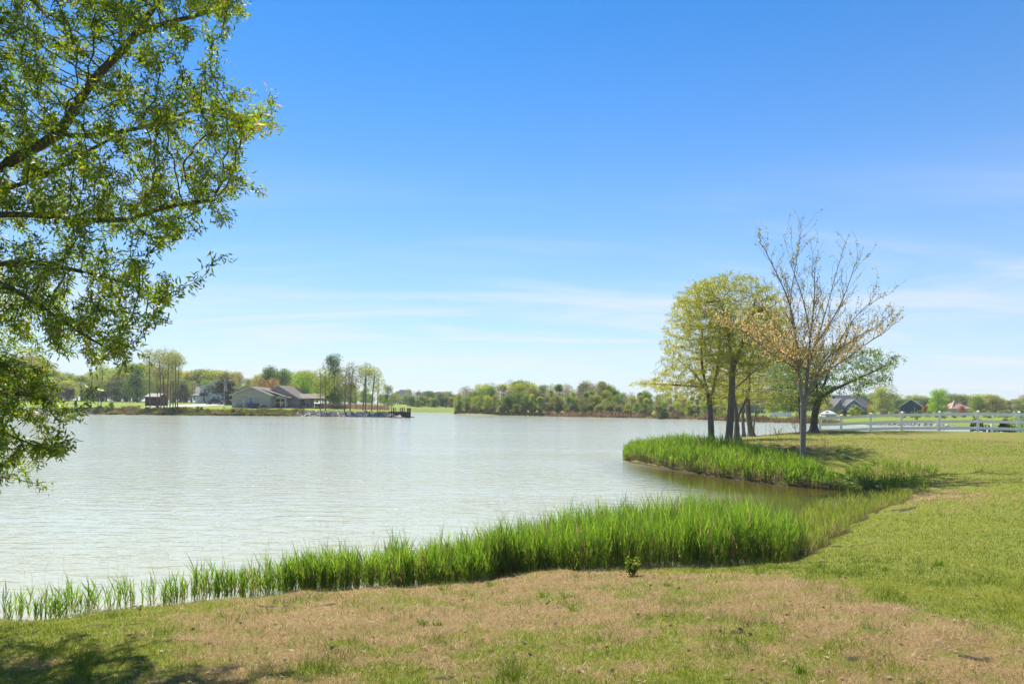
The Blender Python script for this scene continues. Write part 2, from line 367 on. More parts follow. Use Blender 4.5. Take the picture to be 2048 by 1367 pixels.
k0 = N('ShaderNodeMix', data_type='RGBA'); lk(al.outputs['Fac'], k0.inputs[0]); lk(g1.outputs[0], k0.inputs[6]); g2r = ramp(N, [(0.35, (0.12, 0.185, 0.02)), (0.65, (0.19, 0.245, 0.03))]); lk(na_.outputs[0], g2r.inputs[0]); lk(g2r.outputs[0], k0.inputs[7])
sm = N('ShaderNodeMath', operation='ADD'); lk(ad.outputs['Fac'], sm.inputs[0])
s2 = N('ShaderNodeMath', operation='MULTIPLY_ADD'); lk(nb_.outputs[0], s2.inputs[0]); s2.inputs[1].default_value = 0.9; s2.inputs[2].default_value = -0.45; lk(s2.outputs[0], sm.inputs[1])
mr = N('ShaderNodeMapRange', interpolation_type='SMOOTHSTEP'); mr.inputs[1].default_value = 0.05; mr.inputs[2].default_value = 0.85; lk(sm.outputs[0], mr.inputs[0])
k1 = N('ShaderNodeMix', data_type='RGBA'); lk(mr.outputs[0], k1.inputs[0]); lk(k0.outputs[2], k1.inputs[6]); lk(d1.outputs[0], k1.inputs[7])
md = ramp(N, [(0.3, (0.03, 0.022, 0.015)), (0.7, (0.085, 0.062, 0.042))]); lk(nb_.outputs[0], md.inputs[0])
mr2 = N('ShaderNodeMapRange', interpolation_type='SMOOTHSTEP'); mr2.inputs[1].default_value = 0.3; mr2.inputs[2].default_value = 0.7; lk(am.outputs['Fac'], mr2.inputs[0])
k2 = N('ShaderNodeMix', data_type='RGBA'); lk(mr2.outputs[0], k2.inputs[0]); lk(k1.outputs[2], k2.inputs[6]); lk(md.outputs[0], k2.inputs[7])
lk(k2.outputs[2], b.inputs['Base Color'])
bp = N('ShaderNodeBump'); bp.inputs['Strength'].default_value = 0.7; bp.inputs['Distance'].default_value = 0.03; lk(nc_.outputs[0], bp.inputs['Height']); lk(bp.outputs[0], b.inputs['Normal'])
lk(b.outputs[0], out.inputs[0])
build_ground()

# water: murky pond with wind ripples
m, t, N, lk, out = nodes('pond_water'); M['water'] = m
b = N('ShaderNodeBsdfPrincipled'); b.inputs['Roughness'].default_value = 0.11; b.inputs['IOR'].default_value = 1.333
cm = N('ShaderNodeAttribute'); cm.attribute_name = 'calm'          # sheltered shallows, the reeds' dark reflection put into the colour, against silty open water
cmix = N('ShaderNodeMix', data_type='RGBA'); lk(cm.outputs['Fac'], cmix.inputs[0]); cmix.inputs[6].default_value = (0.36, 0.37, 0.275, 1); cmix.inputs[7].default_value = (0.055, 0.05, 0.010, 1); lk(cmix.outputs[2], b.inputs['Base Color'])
co = N('ShaderNodeTexCoord')
def wnoise(sx, sy, scale, det, rot):
    mpg = N('ShaderNodeMapping'); mpg.inputs['Scale'].default_value = (sx, sy, 1); mpg.inputs['Rotation'].default_value = (0, 0, R_(rot)); lk(co.outputs['Object'], mpg.inputs[0])
    n = N('ShaderNodeTexNoise'); n.inputs['Scale'].default_value = scale; n.inputs['Detail'].default_value = det; n.inputs['Roughness'].default_value = 0.5; n.inputs['Distortion'].default_value = 0.3
    lk(mpg.outputs[0], n.inputs['Vector']); return n
w1, w2, w3 = wnoise(0.35, 1, 3.2, 3, 8), wnoise(0.6, 1, 9.0, 2, -14), wnoise(0.35, 1, 0.12, 3, 12)
a1 = N('ShaderNodeMath', operation='MULTIPLY_ADD'); lk(w2.outputs[0], a1.inputs[0]); a1.inputs[1].default_value = 0.13; lk(w1.outputs[0], a1.inputs[2])
gust = N('ShaderNodeMapRange'); gust.inputs[1].default_value = 0.3; gust.inputs[2].default_value = 0.7; gust.inputs[3].default_value = 0.22; gust.inputs[4].default_value = 1.0; lk(w3.outputs[0], gust.inputs[0])
cg = N('ShaderNodeMapRange'); cg.inputs[3].default_value = 1.0; cg.inputs[4].default_value = 0.10; lk(cm.outputs['Fac'], cg.inputs[0])
gm = N('ShaderNodeMath', operation='MULTIPLY'); lk(gust.outputs[0], gm.inputs[0]); lk(cg.outputs[0], gm.inputs[1])
a2 = N('ShaderNodeMath', operation='MULTIPLY'); lk(a1.outputs[0], a2.inputs[0]); lk(gm.outputs[0], a2.inputs[1])
bp = N('ShaderNodeBump'); bp.inputs['Strength'].default_value = 1.0; bp.inputs['Distance'].default_value = 0.14; lk(a2.outputs[0], bp.inputs['Height']); lk(bp.outputs[0], b.inputs['Normal'])
lk(b.outputs[0], out.inputs[0])
wx0, wx1, wy0, wy1 = LK[:, 0].min() - 3, LK[:, 0].max() + 3, LK[:, 1].min() - 0.5, LK[:, 1].max() + 3
gx_ = np.unique(np.concatenate([np.linspace(wx0, -12, 24), np.linspace(-12, 30, 127), np.linspace(30, wx1, 16)])); gy_ = np.unique(np.concatenate([np.linspace(wy0, 45, 120), np.linspace(45, wy1, 30)]))
XX, YY = np.meshgrid(gx_, gy_, indexing='ij'); sw = -sdist(XX, YY).reshape(XX.shape)
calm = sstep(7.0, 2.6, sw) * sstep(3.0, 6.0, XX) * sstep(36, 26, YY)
ki, kj = np.meshgrid(np.arange(len(gx_) - 1), np.arange(len(gy_) - 1), indexing='ij'); ny_ = len(gy_)
wf = np.stack([ki * ny_ + kj, (ki + 1) * ny_ + kj, (ki + 1) * ny_ + kj + 1, ki * ny_ + kj + 1], -1).reshape(-1, 4)
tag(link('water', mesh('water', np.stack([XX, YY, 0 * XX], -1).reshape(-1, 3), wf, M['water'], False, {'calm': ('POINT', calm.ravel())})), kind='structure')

# ------------------------------------------------------------------ trees
def norm(v): return v / np.maximum(np.linalg.norm(v, axis=-1, keepdims=True), 1e-9)
def resample(pts, step):
    out = [np.array(pts[0], float)]
    for a, b_ in zip(pts[:-1], pts[1:]):
        a, b_ = np.array(a, float), np.array(b_, float); n = max(1, int(round(np.linalg.norm(b_ - a) / step)))
        out += [a + (b_ - a) * (k + 1) / n for k in range(n)]
    return out
def smooth_poly(pts, it=2):
    p = [np.array(q, float) for q in pts]
    for _ in range(it):
        q = [p[0]]
        for a, b_ in zip(p[:-1], p[1:]): q += [a * 0.75 + b_ * 0.25, a * 0.25 + b_ * 0.75]
        p = q + [p[-1]]
    return p
def skeleton(limbs, step):
    """limbs: list of polylines; every limb after the first joins the nearest node already there"""
    P, par = [], []
    for k, lb in enumerate(limbs):
        pts = resample(smooth_poly(lb), step)
        if k == 0: prev = -1
        else:
            prev = int(np.argmin(np.linalg.norm(np.array(P) - pts[0], axis=1)))
            if np.linalg.norm(P[prev] - pts[0]) < step: pts = pts[1:]
            else: pts = resample([P[prev], pts[0]], step)[1:-1] + pts
        for q in pts: P.append(q); par.append(prev); prev = len(P) - 1
    return np.array(P), np.array(par)
def grow(P, par, att, step, di, dk, iters, g, flat=1.0, up=0.0, jit=0.25):
    P = [p for p in P]; par = list(par); att = np.array(att)
    Pa = np.array(P)
    near = np.zeros(len(att), int); nd = np.full(len(att), 1e9)
    def upd(lo):
        nonlocal near, nd
        Q = np.array(P[lo:])
        for c in range(0, len(Q), 400):
            D = np.linalg.norm(att[:, None, :] - Q[None, c:c + 400, :], axis=2)
            k = D.argmin(1); dd = D[np.arange(len(att)), k]; u = dd < nd
            nd[u] = dd[u]; near[u] = k[u] + lo + c
    upd(0)
    for it in range(iters):
        keep = nd > dk; att, near, nd = att[keep], near[keep], nd[keep]
        if len(att) == 0: break
        act = nd < di
        if not act.any(): break
        ids = np.unique(near[act]); Pn = np.array(P)
        d = np.zeros((len(Pn), 3)); np.add.at(d, near[act], norm(att[act] - Pn[near[act]]))
        v = norm(d[ids]) + g.normal(0, jit, (len(ids), 3)); v[:, 2] = v[:, 2] * flat + up
        new = Pn[ids] + norm(v) * step
        lo = len(P)
        P += list(new); par += list(ids)
        upd(lo)
    return np.array(P), np.array(par)
def radii(par, r0, rmax):
    n = len(par); tips = np.zeros(n); kids = np.zeros(n, int)
    for i in range(n - 1, 0, -1):
        if kids[i] == 0: tips[i] = 1
        if par[i] >= 0: tips[par[i]] += tips[i]; kids[par[i]] += 1
    tips = np.maximum(tips, 1); e = math.log(rmax / r0) / math.log(max(tips[0], 2))
    return r0 * tips ** e, kids
def tubes(P, par, r, sides=6, thin=0.012):
    idx = np.where(par >= 0)[0]; pa = par[idx]
    d = np.zeros_like(P); d[idx] = norm(P[idx] - P[pa]); d[par < 0] = (0, 0, 1)
    big = np.zeros(len(P), int) - 1            # main continuation of each node
    for i in idx:
        p = par[i]
        if big[p] < 0 or r[i] > r[big[p]]: big[p] = i
    cont = big[pa] == idx
    V, Fc, nv = [], [], 0
    for sel, n in ((r[idx] >= thin, sides), (r[idx] < thin, 3)):
        I, Pa_, ct = idx[sel], pa[sel], cont[sel]
        if len(I) == 0: continue
        def ringv(c, dr, rr):
            ref = np.where(np.abs(dr[:, :1]) < 0.8, np.array([[1.0, 0.13, 0]]), np.array([[0, 1.0, 0.1]]))
            u = norm(np.cross(dr, ref)); v = np.cross(dr, u)
            a = np.arange(n) * 2 * np.pi / n
            return c[:, None] + (u[:, None] * np.cos(a)[None, :, None] + v[:, None] * np.sin(a)[None, :, None]) * rr[:, None, None]
        d0 = np.where(ct[:, None], d[Pa_], d[I]); r0 = np.where(ct, r[Pa_], np.minimum(r[Pa_], r[I] * 1.25))
        A = ringv(P[Pa_], d0, r0); B = ringv(P[I], d[I], r[I])
        m_ = len(I); V.append(np.concatenate([A, B], 1).reshape(-1, 3))
        k = np.arange(n); k2 = (k + 1) % n
        q = np.stack([k, k2, k2 + n, k + n], -1)[None] + (np.arange(m_) * 2 * n)[:, None, None] + nv
        Fc.append(q.reshape(-1, 4)); nv += m_ * 2 * n
    return np.vstack(V), np.vstack(Fc)
def leaves(pos, axis, L_, W_, g, droop=0.3, spread=1.0, var=None, bend=0.25):
    """one folded four-cornered leaf per row"""
    n = len(pos)
    d = norm(norm(axis) * 0.6 + norm(g.normal(0, 1, (n, 3))) * spread + np.array([0, 0, -droop]))
    s = norm(np.cross(d, norm(g.normal(0, 1, (n, 3))))); up = np.cross(s, d)
    L_ = L_ * g.uniform(0.7, 1.25, n)[:, None]; W_ = W_ * g.uniform(0.75, 1.2, n)[:, None]
    mid = pos + d * L_ * 0.45
    V = np.stack([pos, mid + s * W_ / 2 + up * L_ * bend * 0.3, pos + d * L_ - up * L_ * bend * 0.25, mid - s * W_ / 2 + up * L_ * bend * 0.3], 1).reshape(-1, 3)
    Fc = np.arange(n * 4).reshape(-1, 4)
    return V, Fc, (g.uniform(0, 1, n) if var is None else var)
def in_poly(px, py, poly):
    ins = np.zeros(px.shape, bool); P_ = poly
    for (ax, ay), (bx, by) in zip(P_, P_[1:] + P_[:1]):
        c = (ay > py) != (by > py)
        ins ^= c & (px < (bx - ax) * (py - ay) / (by - ay + 1e-12) + ax)
    return ins
def sil_points(poly, d0, dd, n, g):
    """points filling a crown: outline (as it stands seen from the lawn) x its own depth"""
    P_ = np.array(poly, float); lo, hi = P_.min(0), P_.max(0); out = []; tot = 0
    cx = P_[:, 0].mean()
    while tot < n:
        px, py = g.uniform(lo[0], hi[0], 4000), g.uniform(lo[1], hi[1], 4000)
        k = in_poly(px, py, [tuple(q) for q in poly]); px, py = px[k], py[k]
        d = d0 + dd * np.clip(g.normal(0, 0.5, len(px)), -1, 1)
        r = FWD + RIGHT * ((px - CX) / F)[:, None] + UP * (-(py - HY) / F)[:, None]
        out.append(np.array([0, 0, CAMZ]) + r * d[:, None]); tot += len(px)
    return np.vstack(out)[:n]
def near_tree(name, label, cat, limbs, att, step, di, dk, rmax, rtip, leafn, leafL, leafW, mleaf, mbark, g, group=None, flat=1.0, up=0.0, droop=0.3, spread=1.0,
              leaf_r=0.010, jit=0.22, lspread=0.15, varf=None, iters=140, keepf=None, sides=7, flare=1.9, taper=0.45):
    P, par = skeleton(limbs, step)
    n0 = len(P)
    P, par = grow(P, par, att, step, di, dk, iters, g, flat, up, jit)
    r, kids = radii(par, rtip, rmax)
    base = P[0].copy()
    h = P[:, 2] - base[2]
    Hh = max(h.max(), 1); r = np.where(r > 0.03, r * (1 - taper * np.clip(h / Hh, 0, 1) ** 0.7), r)
    r = np.where((h < 0.6) & (np.hypot(P[:, 0] - base[0], P[:, 1] - base[1]) < 0.5), r * (1 + (flare - 1) * np.clip(1 - h / 0.6, 0, 1) ** 2), r)
    root = thing(name, label, cat, base, group=group)
    V, Fc = tubes(P - base, par, r, sides)
    link('trunk', mesh('trunk', V, Fc, mbark, True), root)
    idx = np.where((par >= 0) & (r < leaf_r))[0]
    if keepf is not None: idx = idx[keepf(P[idx], g)]
    rep = np.repeat(idx, leafn)
    tt = g.uniform(0, 1, (len(rep), 1))
    pos = P[rep] * tt + P[par[rep]] * (1 - tt) + g.normal(0, leafL * lspread, (len(rep), 3))
    ax = P[rep] - P[par[rep]]
    var = None if varf is None else np.clip(varf(pos, g), 0, 1)
    V, Fc, va = leaves(pos - base, ax, leafL, leafW, g, droop, spread, var)
    link('crown', mesh('crown', V, Fc, mleaf, False, {'var': ('FACE', va)}), root)
    return root
LEAVES = 1.0

# --- the big willow oak at the left, reaching in over the water
M['oak_leaf'] = leafmat('oak_leaf', [(0.0, (0.05, 0.105, 0.012)), (0.45, (0.115, 0.195, 0.02)), (0.86, (0.25, 0.30, 0.027)), (0.94, (0.30, 0.21, 0.05)), (1.0, (0.24, 0.13, 0.04))], 0.62)
T0 = np.array([-8.3, 6.4, gz(-8.3, 6.4) - 0.05])
def pd(*l): return [at_d(*q) for q in l]
trk = [T0, T0 + (0.05, 0, 1.2), T0 + (0.0, 0.1, 2.6), T0 + (0.1, 0.1, 4.2), T0 + (0.0, 0.0, 6.2), T0 + (-.2, .1, 8.4)]
limbs = [trk,
    [T0 + (0.05, 0.1, 2.7)] + pd((-160, 385, 6.8), (0, 335, 6.9), (40, 310, 7), (115, 272, 7.1), (150, 215, 7.2), (185, 160, 7.3), (235, 110, 7.4), (270, 70, 7.5), (300, 30, 7.6), (350, -60, 7.8)),
    pd((265, 72, 7.5), (330, 45, 7.6), (395, 32, 7.7), (450, 10, 7.8)),
    pd((118, 270, 7.1), (200, 270, 7.4), (250, 262, 7.6), (330, 245, 7.9), (400, 212, 8.1), (470, 235, 8.2)),
    [T0 + (0.05, 0.1, 2.3)] + pd((-120, 420, 7.3), (0, 382, 7.5), (60, 362, 7.6), (110, 340, 7.7), (180, 300, 7.9), (240, 268, 8.0)),
    [T0 + (0.05, 0.1, 2.0)] + pd((-120, 440, 6.5), (0, 428, 6.6), (80, 430, 6.7), (160, 440, 6.9), (260, 440, 7.1), (330, 412, 7.4), (430, 400, 7.6)),
    [T0 + (0.05, 0.1, 1.7)] + pd((-140, 520, 6.4), (-40, 545, 6.4), (50, 590, 6.4), (100, 625, 6.4), (160, 665, 6.5), (235, 710, 6.6)),
    pd((-60, 535, 6.4), (60, 520, 6.9), (150, 540, 7.2), (240, 560, 7.4), (330, 600, 7.5)),
    [T0 + (0.05, 0.1, 1.3)] + pd((-180, 720, 6.2), (-60, 770, 6.3), (0, 785, 6.3), (50, 790, 6.3), (100, 800, 6.4)),
    [T0 + (0.05, 0.1, 1.1)] + pd((-180, 800, 6.0), (-80, 835, 6.0), (-10, 855, 6.0), (50, 885, 6.1), (110, 900, 6.2)),
    [T0 + (0, 0, 3.5), T0 + (-1.2, -1.2, 5.2), T0 + (-2.6, -2, 6.6)], [T0 + (0, 0, 3.8), T0 + (-0.6, 1.8, 5.4), T0 + (-1.2, 3, 6.5)],
    [T0 + (0, 0, 3.0), T0 + (-1.6, 0.4, 4.0), T0 + (-3.6, 0.8, 4.6)], [T0 + (0, 0, 4.4), T0 + (1.4, -.8, 6.2), T0 + (2.4, -1.2, 7.6)]]
sil = [(-380, -330), (470, -330), (490, 20), (450, 90), (415, 150), (410, 185), (545, 215), (552, 243), (470, 268), (455, 290), (500, 318), (440, 340), (520, 372), (480, 395), (440, 425), (485, 455), (425, 452),
       (372, 440), (352, 510), (325, 480), (300, 515), (338, 545), (310, 572), (378, 602), (320, 612), (272, 602), (282, 665), (240, 672), (266, 735), (200, 715), (150, 748), (130, 700), (92, 722), (100, 770),
       (132, 830), (62, 838), (32, 858), (126, 900), (112, 918), (62, 915), (50, 958), (0, 965), (-380, 1010)]
g1_ = np.random.default_rng(3)
att = sil_points(sil, 7.2, 1.6, 10500, g1_)
clump = fbm(att[:, 0] * .8 + att[:, 1] * .5, att[:, 2] * 2.1 - att[:, 0] * .5, 41) + 0.12 * sstep(5.5, 3.0, att[:, 2])
att = att[clump > 0.445] ; att = att + g1_.normal(0, .09, att.shape)
q = g1_.normal(0, 1, (700, 3)); q = norm(q) * g1_.uniform(0, 1, (700, 1)) ** 0.4 * np.array([4.6, 4.0, 4.0]) + T0 + (-.6, -.3, 5.9)
qx, qy = to_px(q); q = q[(q[:, 2] > T0[2] + 1.8) & ((qx < -330) | (q[:, 1] < 1.5) | (qy < -320))]
q = q[np.hypot(q[:, 0], q[:, 1]) > 3.2]
att = np.vstack([att, q])
near_tree('willow_oak', 'large narrow-leaved tree reaching in over the water at the left', 'tree', limbs, att, 0.12, 1.6, 0.155, 0.15, 0.0030, 19, 0.068, 0.0165,
          M['oak_leaf'], M['bark'], g1_, flat=0.72, droop=0.3, lspread=0.42, leaf_r=0.0075, varf=lambda p, g: g.uniform(0, 1, len(p)) * 0.9 + 0.25 * (fbm(p[:, 0], p[:, 2], 51) - 0.5) + 0.05)

# --- the group of trees on the point
M['point_leaf'] = leafmat('point_leaf', [(0.0, (0.18, 0.21, 0.025)), (0.5, (0.32, 0.34, 0.036)), (1.0, (0.43, 0.41, 0.05))], 0.5)
M['point_leaf_dark'] = leafmat('point_leaf_dark', [(0.0, (0.13, 0.165, 0.022)), (0.5, (0.25, 0.28, 0.034)), (1.0, (0.36, 0.36, 0.045))], 0.5)
M['green_leaf'] = leafmat('green_leaf', [(0.0, (0.05, 0.095, 0.016)), (0.5, (0.10, 0.17, 0.022)), (1.0, (0.19, 0.25, 0.03))], 0.5)
M['maple_leaf'] = leafmat('maple_leaf', [(0.0, (0.11, 0.17, 0.022)), (0.35, (0.23, 0.23, 0.035)), (0.55, (0.46, 0.37, 0.10)), (0.8, (0.60, 0.43, 0.19)), (1.0, (0.52, 0.35, 0.19))], 0.45)
def point_tree(base_px, line, sil, n, seed, label, mat, rmax, dd=2.2, extra=(), leafn=11, keep=None):
    g = np.random.default_rng(seed); b0 = hit(*base_px); d = b0[1]
    lb = [[b0 - (0, 0, 0.06)] + [at_d(x, y, d) for x, y in line]] + [[at_d(x, y, d + k) for x, y, k in e] for e in extra]
    a = sil_points(sil, d, dd, int(n * 3.2), g); a = a + g.normal(0, 1, a.shape) * np.array([.24, .26, .12])
    return near_tree('shade_tree', label, 'tree', lb, a, 0.18, 3.0, 0.19, rmax, 0.0032, leafn, 0.09, 0.026, mat, M['bark_grey'], g, group='trees on the grassy point',
                     flat=0.42, droop=0.0, spread=.8, lspread=.5, leaf_r=0.0085, iters=120, sides=7)
point_tree((1423, 893), [(1422, 850), (1419, 800), (1411, 770), (1402, 720), (1405, 660)],
           [(1268, 768), (1308, 756), (1325, 735), (1340, 700), (1332, 662), (1350, 625), (1368, 588), (1402, 560), (1440, 560), (1465, 640), (1470, 800), (1400, 800), (1345, 792), (1310, 780)], 1500, 11,
           'yellow-green tree leaning left at the tip of the grassy point, nearest the open water', M['point_leaf'], 0.17, 2.2,
           [[(1419, 805, 0), (1431, 760, 0.2), (1440, 700, 0.3), (1438, 640, 0.3)], [(1412, 775, 0), (1370, 770, -.4), (1320, 768, -.7), (1275, 768, -.8)], [(1414, 780, 0), (1385, 740, .6), (1350, 715, 1)]])
point_tree((1455, 898), [(1460, 850), (1463, 800), (1465, 750), (1462, 700), (1452, 640), (1440, 600)],
           [(1362, 590), (1395, 560), (1470, 545), (1500, 550), (1545, 575), (1565, 640), (1570, 700), (1530, 745), (1470, 735), (1410, 720), (1375, 660)], 1500, 12,
           'tallest of the point trees, its pale straight trunk nearest the reeds', M['point_leaf_dark'], 0.19, 2.2,
           [[(1463, 745, 0), (1480, 700, 0), (1500, 650, 0.2), (1510, 600, 0.3)], [(1464, 780, 0), (1490, 760, .5), (1515, 735, .9)]])
point_tree((1473, 880), [(1474, 850), (1472, 815), (1464, 785), (1460, 740)],
           [(1400, 790), (1395, 700), (1420, 640), (1500, 640), (1510, 790), (1460, 805)], 650, 13,
           'dark trunk just behind the tallest point tree with a bent limb to the right', M['point_leaf'], 0.18, 2.4,
           [[(1474, 850, 0), (1478, 825, 0.3), (1490, 805, 0.4), (1499, 780, 0.4), (1500, 740, 0.4)]])
point_tree((1488, 873), [(1485, 830), (1486, 780), (1488, 720)],
           [(1420, 790), (1430, 680), (1460, 610), (1540, 600), (1560, 690), (1560, 800), (1480, 800)], 800, 14,
           'slim straight trunk in the middle of the cluster on the point', M['point_leaf_dark'], 0.16, 2.5)
point_tree((1503, 872), [(1497, 830), (1494, 790), (1496, 740), (1510, 690)],
           [(1450, 800), (1470, 700), (1500, 620), (1570, 610), (1600, 700), (1610, 795), (1540, 812)], 1300, 15,
           'stout trunk flaring at its foot on the right of the cluster on the point', M['point_leaf'], 0.22, 2.5)
point_tree((1507, 871), [(1508, 845), (1514, 810), (1517, 775), (1520, 740)],
           [(1490, 800), (1510, 730), (1560, 690), (1620, 700), (1630, 800), (1560, 815)], 800, 16,
           'thin crooked leaning stem rightmost of the cluster on the point', M['green_leaf'], 0.09, 2.0)
point_tree((1605, 865), [(1601, 835), (1598, 800), (1600, 760)],
           [(1550, 815), (1545, 740), (1580, 700), (1640, 700), (1650, 790), (1600, 825)], 900, 17,
           'dark slender tree at the water edge behind the grey-barked young maple', M['green_leaf'], 0.13, 2.2)
g2_ = np.random.default_rng(18); b0 = hit(1628, 865); d0 = b0[1]
near_tree('shade_tree', 'dark leaning tree with fresh green leaves spreading right beside the white fence', 'tree',
          [[b0 - (0, 0, .06)] + [at_d(x, y, d0) for x, y in [(1628, 840), (1632, 815), (1640, 790), (1650, 765), (1660, 735), (1668, 700)]],
           [at_d(1638, 795, d0), at_d(1660, 782, d0), at_d(1690, 768, d0 + .3), at_d(1730, 750, d0 + .5), at_d(1775, 730, d0 + .6)],
           [at_d(1636, 800, d0), at_d(1634, 770, d0 + .2), at_d(1625, 735, d0 + .4)]],
          sil_points([(1600, 790), (1600, 700), (1680, 680), (1745, 700), (1800, 722), (1775, 742), (1780, 760), (1735, 775), (1720, 800), (1690, 775), (1655, 785), (1640, 800)], d0, 2.6, 1600, g2_) + g2_.normal(0, .3, (1600, 3)) * np.array([1, 1, .6]),
          0.20, 3.0, 0.24, 0.25, 0.0045, 5, 0.15, 0.065, M['green_leaf'], M['bark'], g2_, group='trees on the grassy point', flat=0.55, droop=0.1, lspread=.6, leaf_r=0.010, iters=110)
# --- young maple in front
g3_ = np.random.default_rng(21); b0 = hit(1605, 936); d0 = b0[1]
mp_sil = [(1606, 790), (1545, 745), (1498, 715), (1458, 655), (1475, 640), (1545, 640), (1560, 600), (1540, 560), (1503, 480), (1545, 500), (1575, 470), (1598, 440), (1622, 455), (1640, 510), (1668, 480), (1722, 482),
          (1715, 540), (1720, 575), (1785, 588), (1735, 630), (1795, 655), (1745, 690), (1715, 735), (1660, 765)]
def mp_var(p, g):
    px, py = to_px(p); low = sstep(560, 690, py)
    return g.uniform(0, 0.5, len(p)) + 0.5 * low * g.uniform(0.3, 1.2, len(p)) + 0.12 * sstep(1600, 1500, px)
def mp_keep(p, g):
    px, py = to_px(p); return g.uniform(0, 1, len(p)) < 0.34 + 0.5 * sstep(590, 680, py) + 0.25 * sstep(1590, 1540, px) * sstep(600, 640, py)
m_limbs = [[b0 - (0, 0, .05)] + [at_d(x, y, d0) for x, y in [(1606, 880), (1607, 830), (1606, 805), (1600, 775), (1597, 735), (1593, 690), (1588, 640), (1574, 590), (1550, 540), (1526, 492)]]]
for pts_ in ([(1607, 808, 0), (1613, 770, .05), (1616, 720, .1), (1621, 670, .2), (1628, 610, .3), (1630, 540, .4), (1620, 475, .4)],
             [(1608, 806, 0), (1622, 770, -.05), (1645, 730, -.1), (1668, 700, -.2), (1695, 655, -.3), (1715, 628, -.4), (1740, 605, -.4)],
             [(1600, 745, 0), (1575, 725, -.3), (1540, 705, -.6), (1500, 672, -.8), (1475, 655, -.9)],
             [(1613, 740, 0), (1630, 690, .5), (1650, 630, .8), (1668, 560, 1.0), (1690, 490, 1.1)],
             [(1600, 710, 0), (1588, 660, .5), (1578, 610, .8), (1590, 540, 1.0), (1600, 470, 1.0)],
             [(1625, 757, 0), (1665, 735, .3), (1710, 705, .5), (1745, 678, .6), (1764, 668, .6)],
             [(1603, 725, 0), (1580, 700, .8), (1550, 660, 1.2), (1530, 610, 1.4)],
             [(1630, 690, .5), (1665, 640, .1), (1690, 590, -.2), (1720, 500, -.3)],
             [(1620, 670, .2), (1608, 600, -.5), (1585, 540, -.8), (1570, 480, -.9)],
             [(1660, 710, -.2), (1690, 690, -.9), (1735, 660, -1.2)], [(1606, 735, 0), (1580, 715, -1), (1545, 690, -1.4)]):
    m_limbs.append([at_d(x, y, d0 + k) for x, y, k in pts_])
P, par = skeleton(m_limbs, 0.16); P = list(P); par = list(par); lvl = [0] * len(P)
def shoot(i, dr, ln, lv):
    q_, pr, n_ = P[i], i, max(2, int(ln / .13)); dr = np.array(dr)
    for k in range(n_):
        dr = norm(dr + np.array([0, 0, .07]) + g3_.normal(0, .07, 3)); q_ = q_ + dr * ln / n_; P.append(q_); par.append(pr); lvl.append(lv); pr = len(P) - 1
zfork = at_d(1606, 790, d0)[2]
for gen, (prob, l0, l1) in enumerate(((.75, .6, 1.4), (.55, .35, .8), (.42, .18, .45))):
    for i in [k for k in range(len(P)) if lvl[k] == gen and P[k][2] > zfork and par[k] >= 0]:
        if g3_.uniform() > prob: continue
        t_ = norm(P[i] - P[par[i]]); a_ = norm(np.cross(t_, g3_.normal(0, 1, 3)))
        shoot(i, t_ * .8 + a_ * .62 + np.array([0, 0, .32]), g3_.uniform(l0, l1) * (1 if gen else float(np.interp(P[i][2] - zfork, [0, 1.2, 3.0, 4.5], [.8, .9, .55, .25]))), gen + 1)
P, par = np.array(P), np.array(par); r, kids = radii(par, .0042, .10)
base = P[0].copy(); h = P[:, 2] - base[2]; r = np.where(h < .5, r * (1 + .45 * np.clip(1 - h / .5, 0, 1) ** 2), r)
maple = thing('young_maple', 'slender grey-barked maple with sparse orange young leaves standing in the lawn', 'tree', base)
V, Fc = tubes(P - base, par, r, 8, .008); link('trunk', mesh('trunk', V, Fc, M['bark_pale'], True), maple)
idx = np.where((par >= 0) & (r < .0125))[0]; idx = idx[mp_keep(P[idx], g3_)]; rep_ = np.repeat(idx, 3); tt = g3_.uniform(0, 1, (len(rep_), 1))
pos = P[rep_] * tt + P[par[rep_]] * (1 - tt) + g3_.normal(0, .03, (len(rep_), 3))
V, Fc, va = leaves(pos - base, P[rep_] - P[par[rep_]], .07, .045, g3_, .1, 1.0, np.clip(mp_var(pos, g3_), 0, 1)); link('crown', mesh('crown', V, Fc, M['maple_leaf'], False, {'var': ('FACE', va)}), maple)

# --- far trees: a few kinds built once, then set out tree by tree
M['far_leaf'] = leafmat('far_leaf', [(0.0, (0.55, 0.62, 0.6)), (0.5, (1.0, 1.0, 1.0)), (1.0, (1.45, 1.35, 1.3))], 0.35, 0.05, objcol=True)
def lobes(n, h, w, z0, g, top=1.0):
    out = []
    for k in range(n):
        tz = g.uniform(0, 1); rr = w * (0.35 + 0.65 * math.sin(math.pi * min(1, 0.12 + tz * 0.78)) ** 0.8) * (1 - top * 0.35 * tz)
        a = g.uniform(0, 2 * math.pi); q_ = rr * g.uniform(0.3, 0.95)
        out.append((np.array([math.cos(a) * q_, math.sin(a) * q_, z0 + (h - z0) * (0.08 + tz * 0.82)]), w * g.uniform(0.13, 0.36)))
    return out
def crown_cards(lb, n, size, g, squash=0.8):
    w = np.array([r ** 2 for _, r in lb]); k = g.choice(len(lb), n, p=w / w.sum())
    c = np.array([q_ for q_, _ in lb])[k]; r = np.array([q_ for _, q_ in lb])[k]
    u = norm(g.normal(0, 1, (n, 3))); p = c + u * (r * g.uniform(0.2, 1.12, n) ** 0.5)[:, None] * np.array([1, 1, squash]) + g.normal(0, size * .6, (n, 3))
    return leaves(p, u, size, size * 0.62, g, 0.15, 1.0, None)
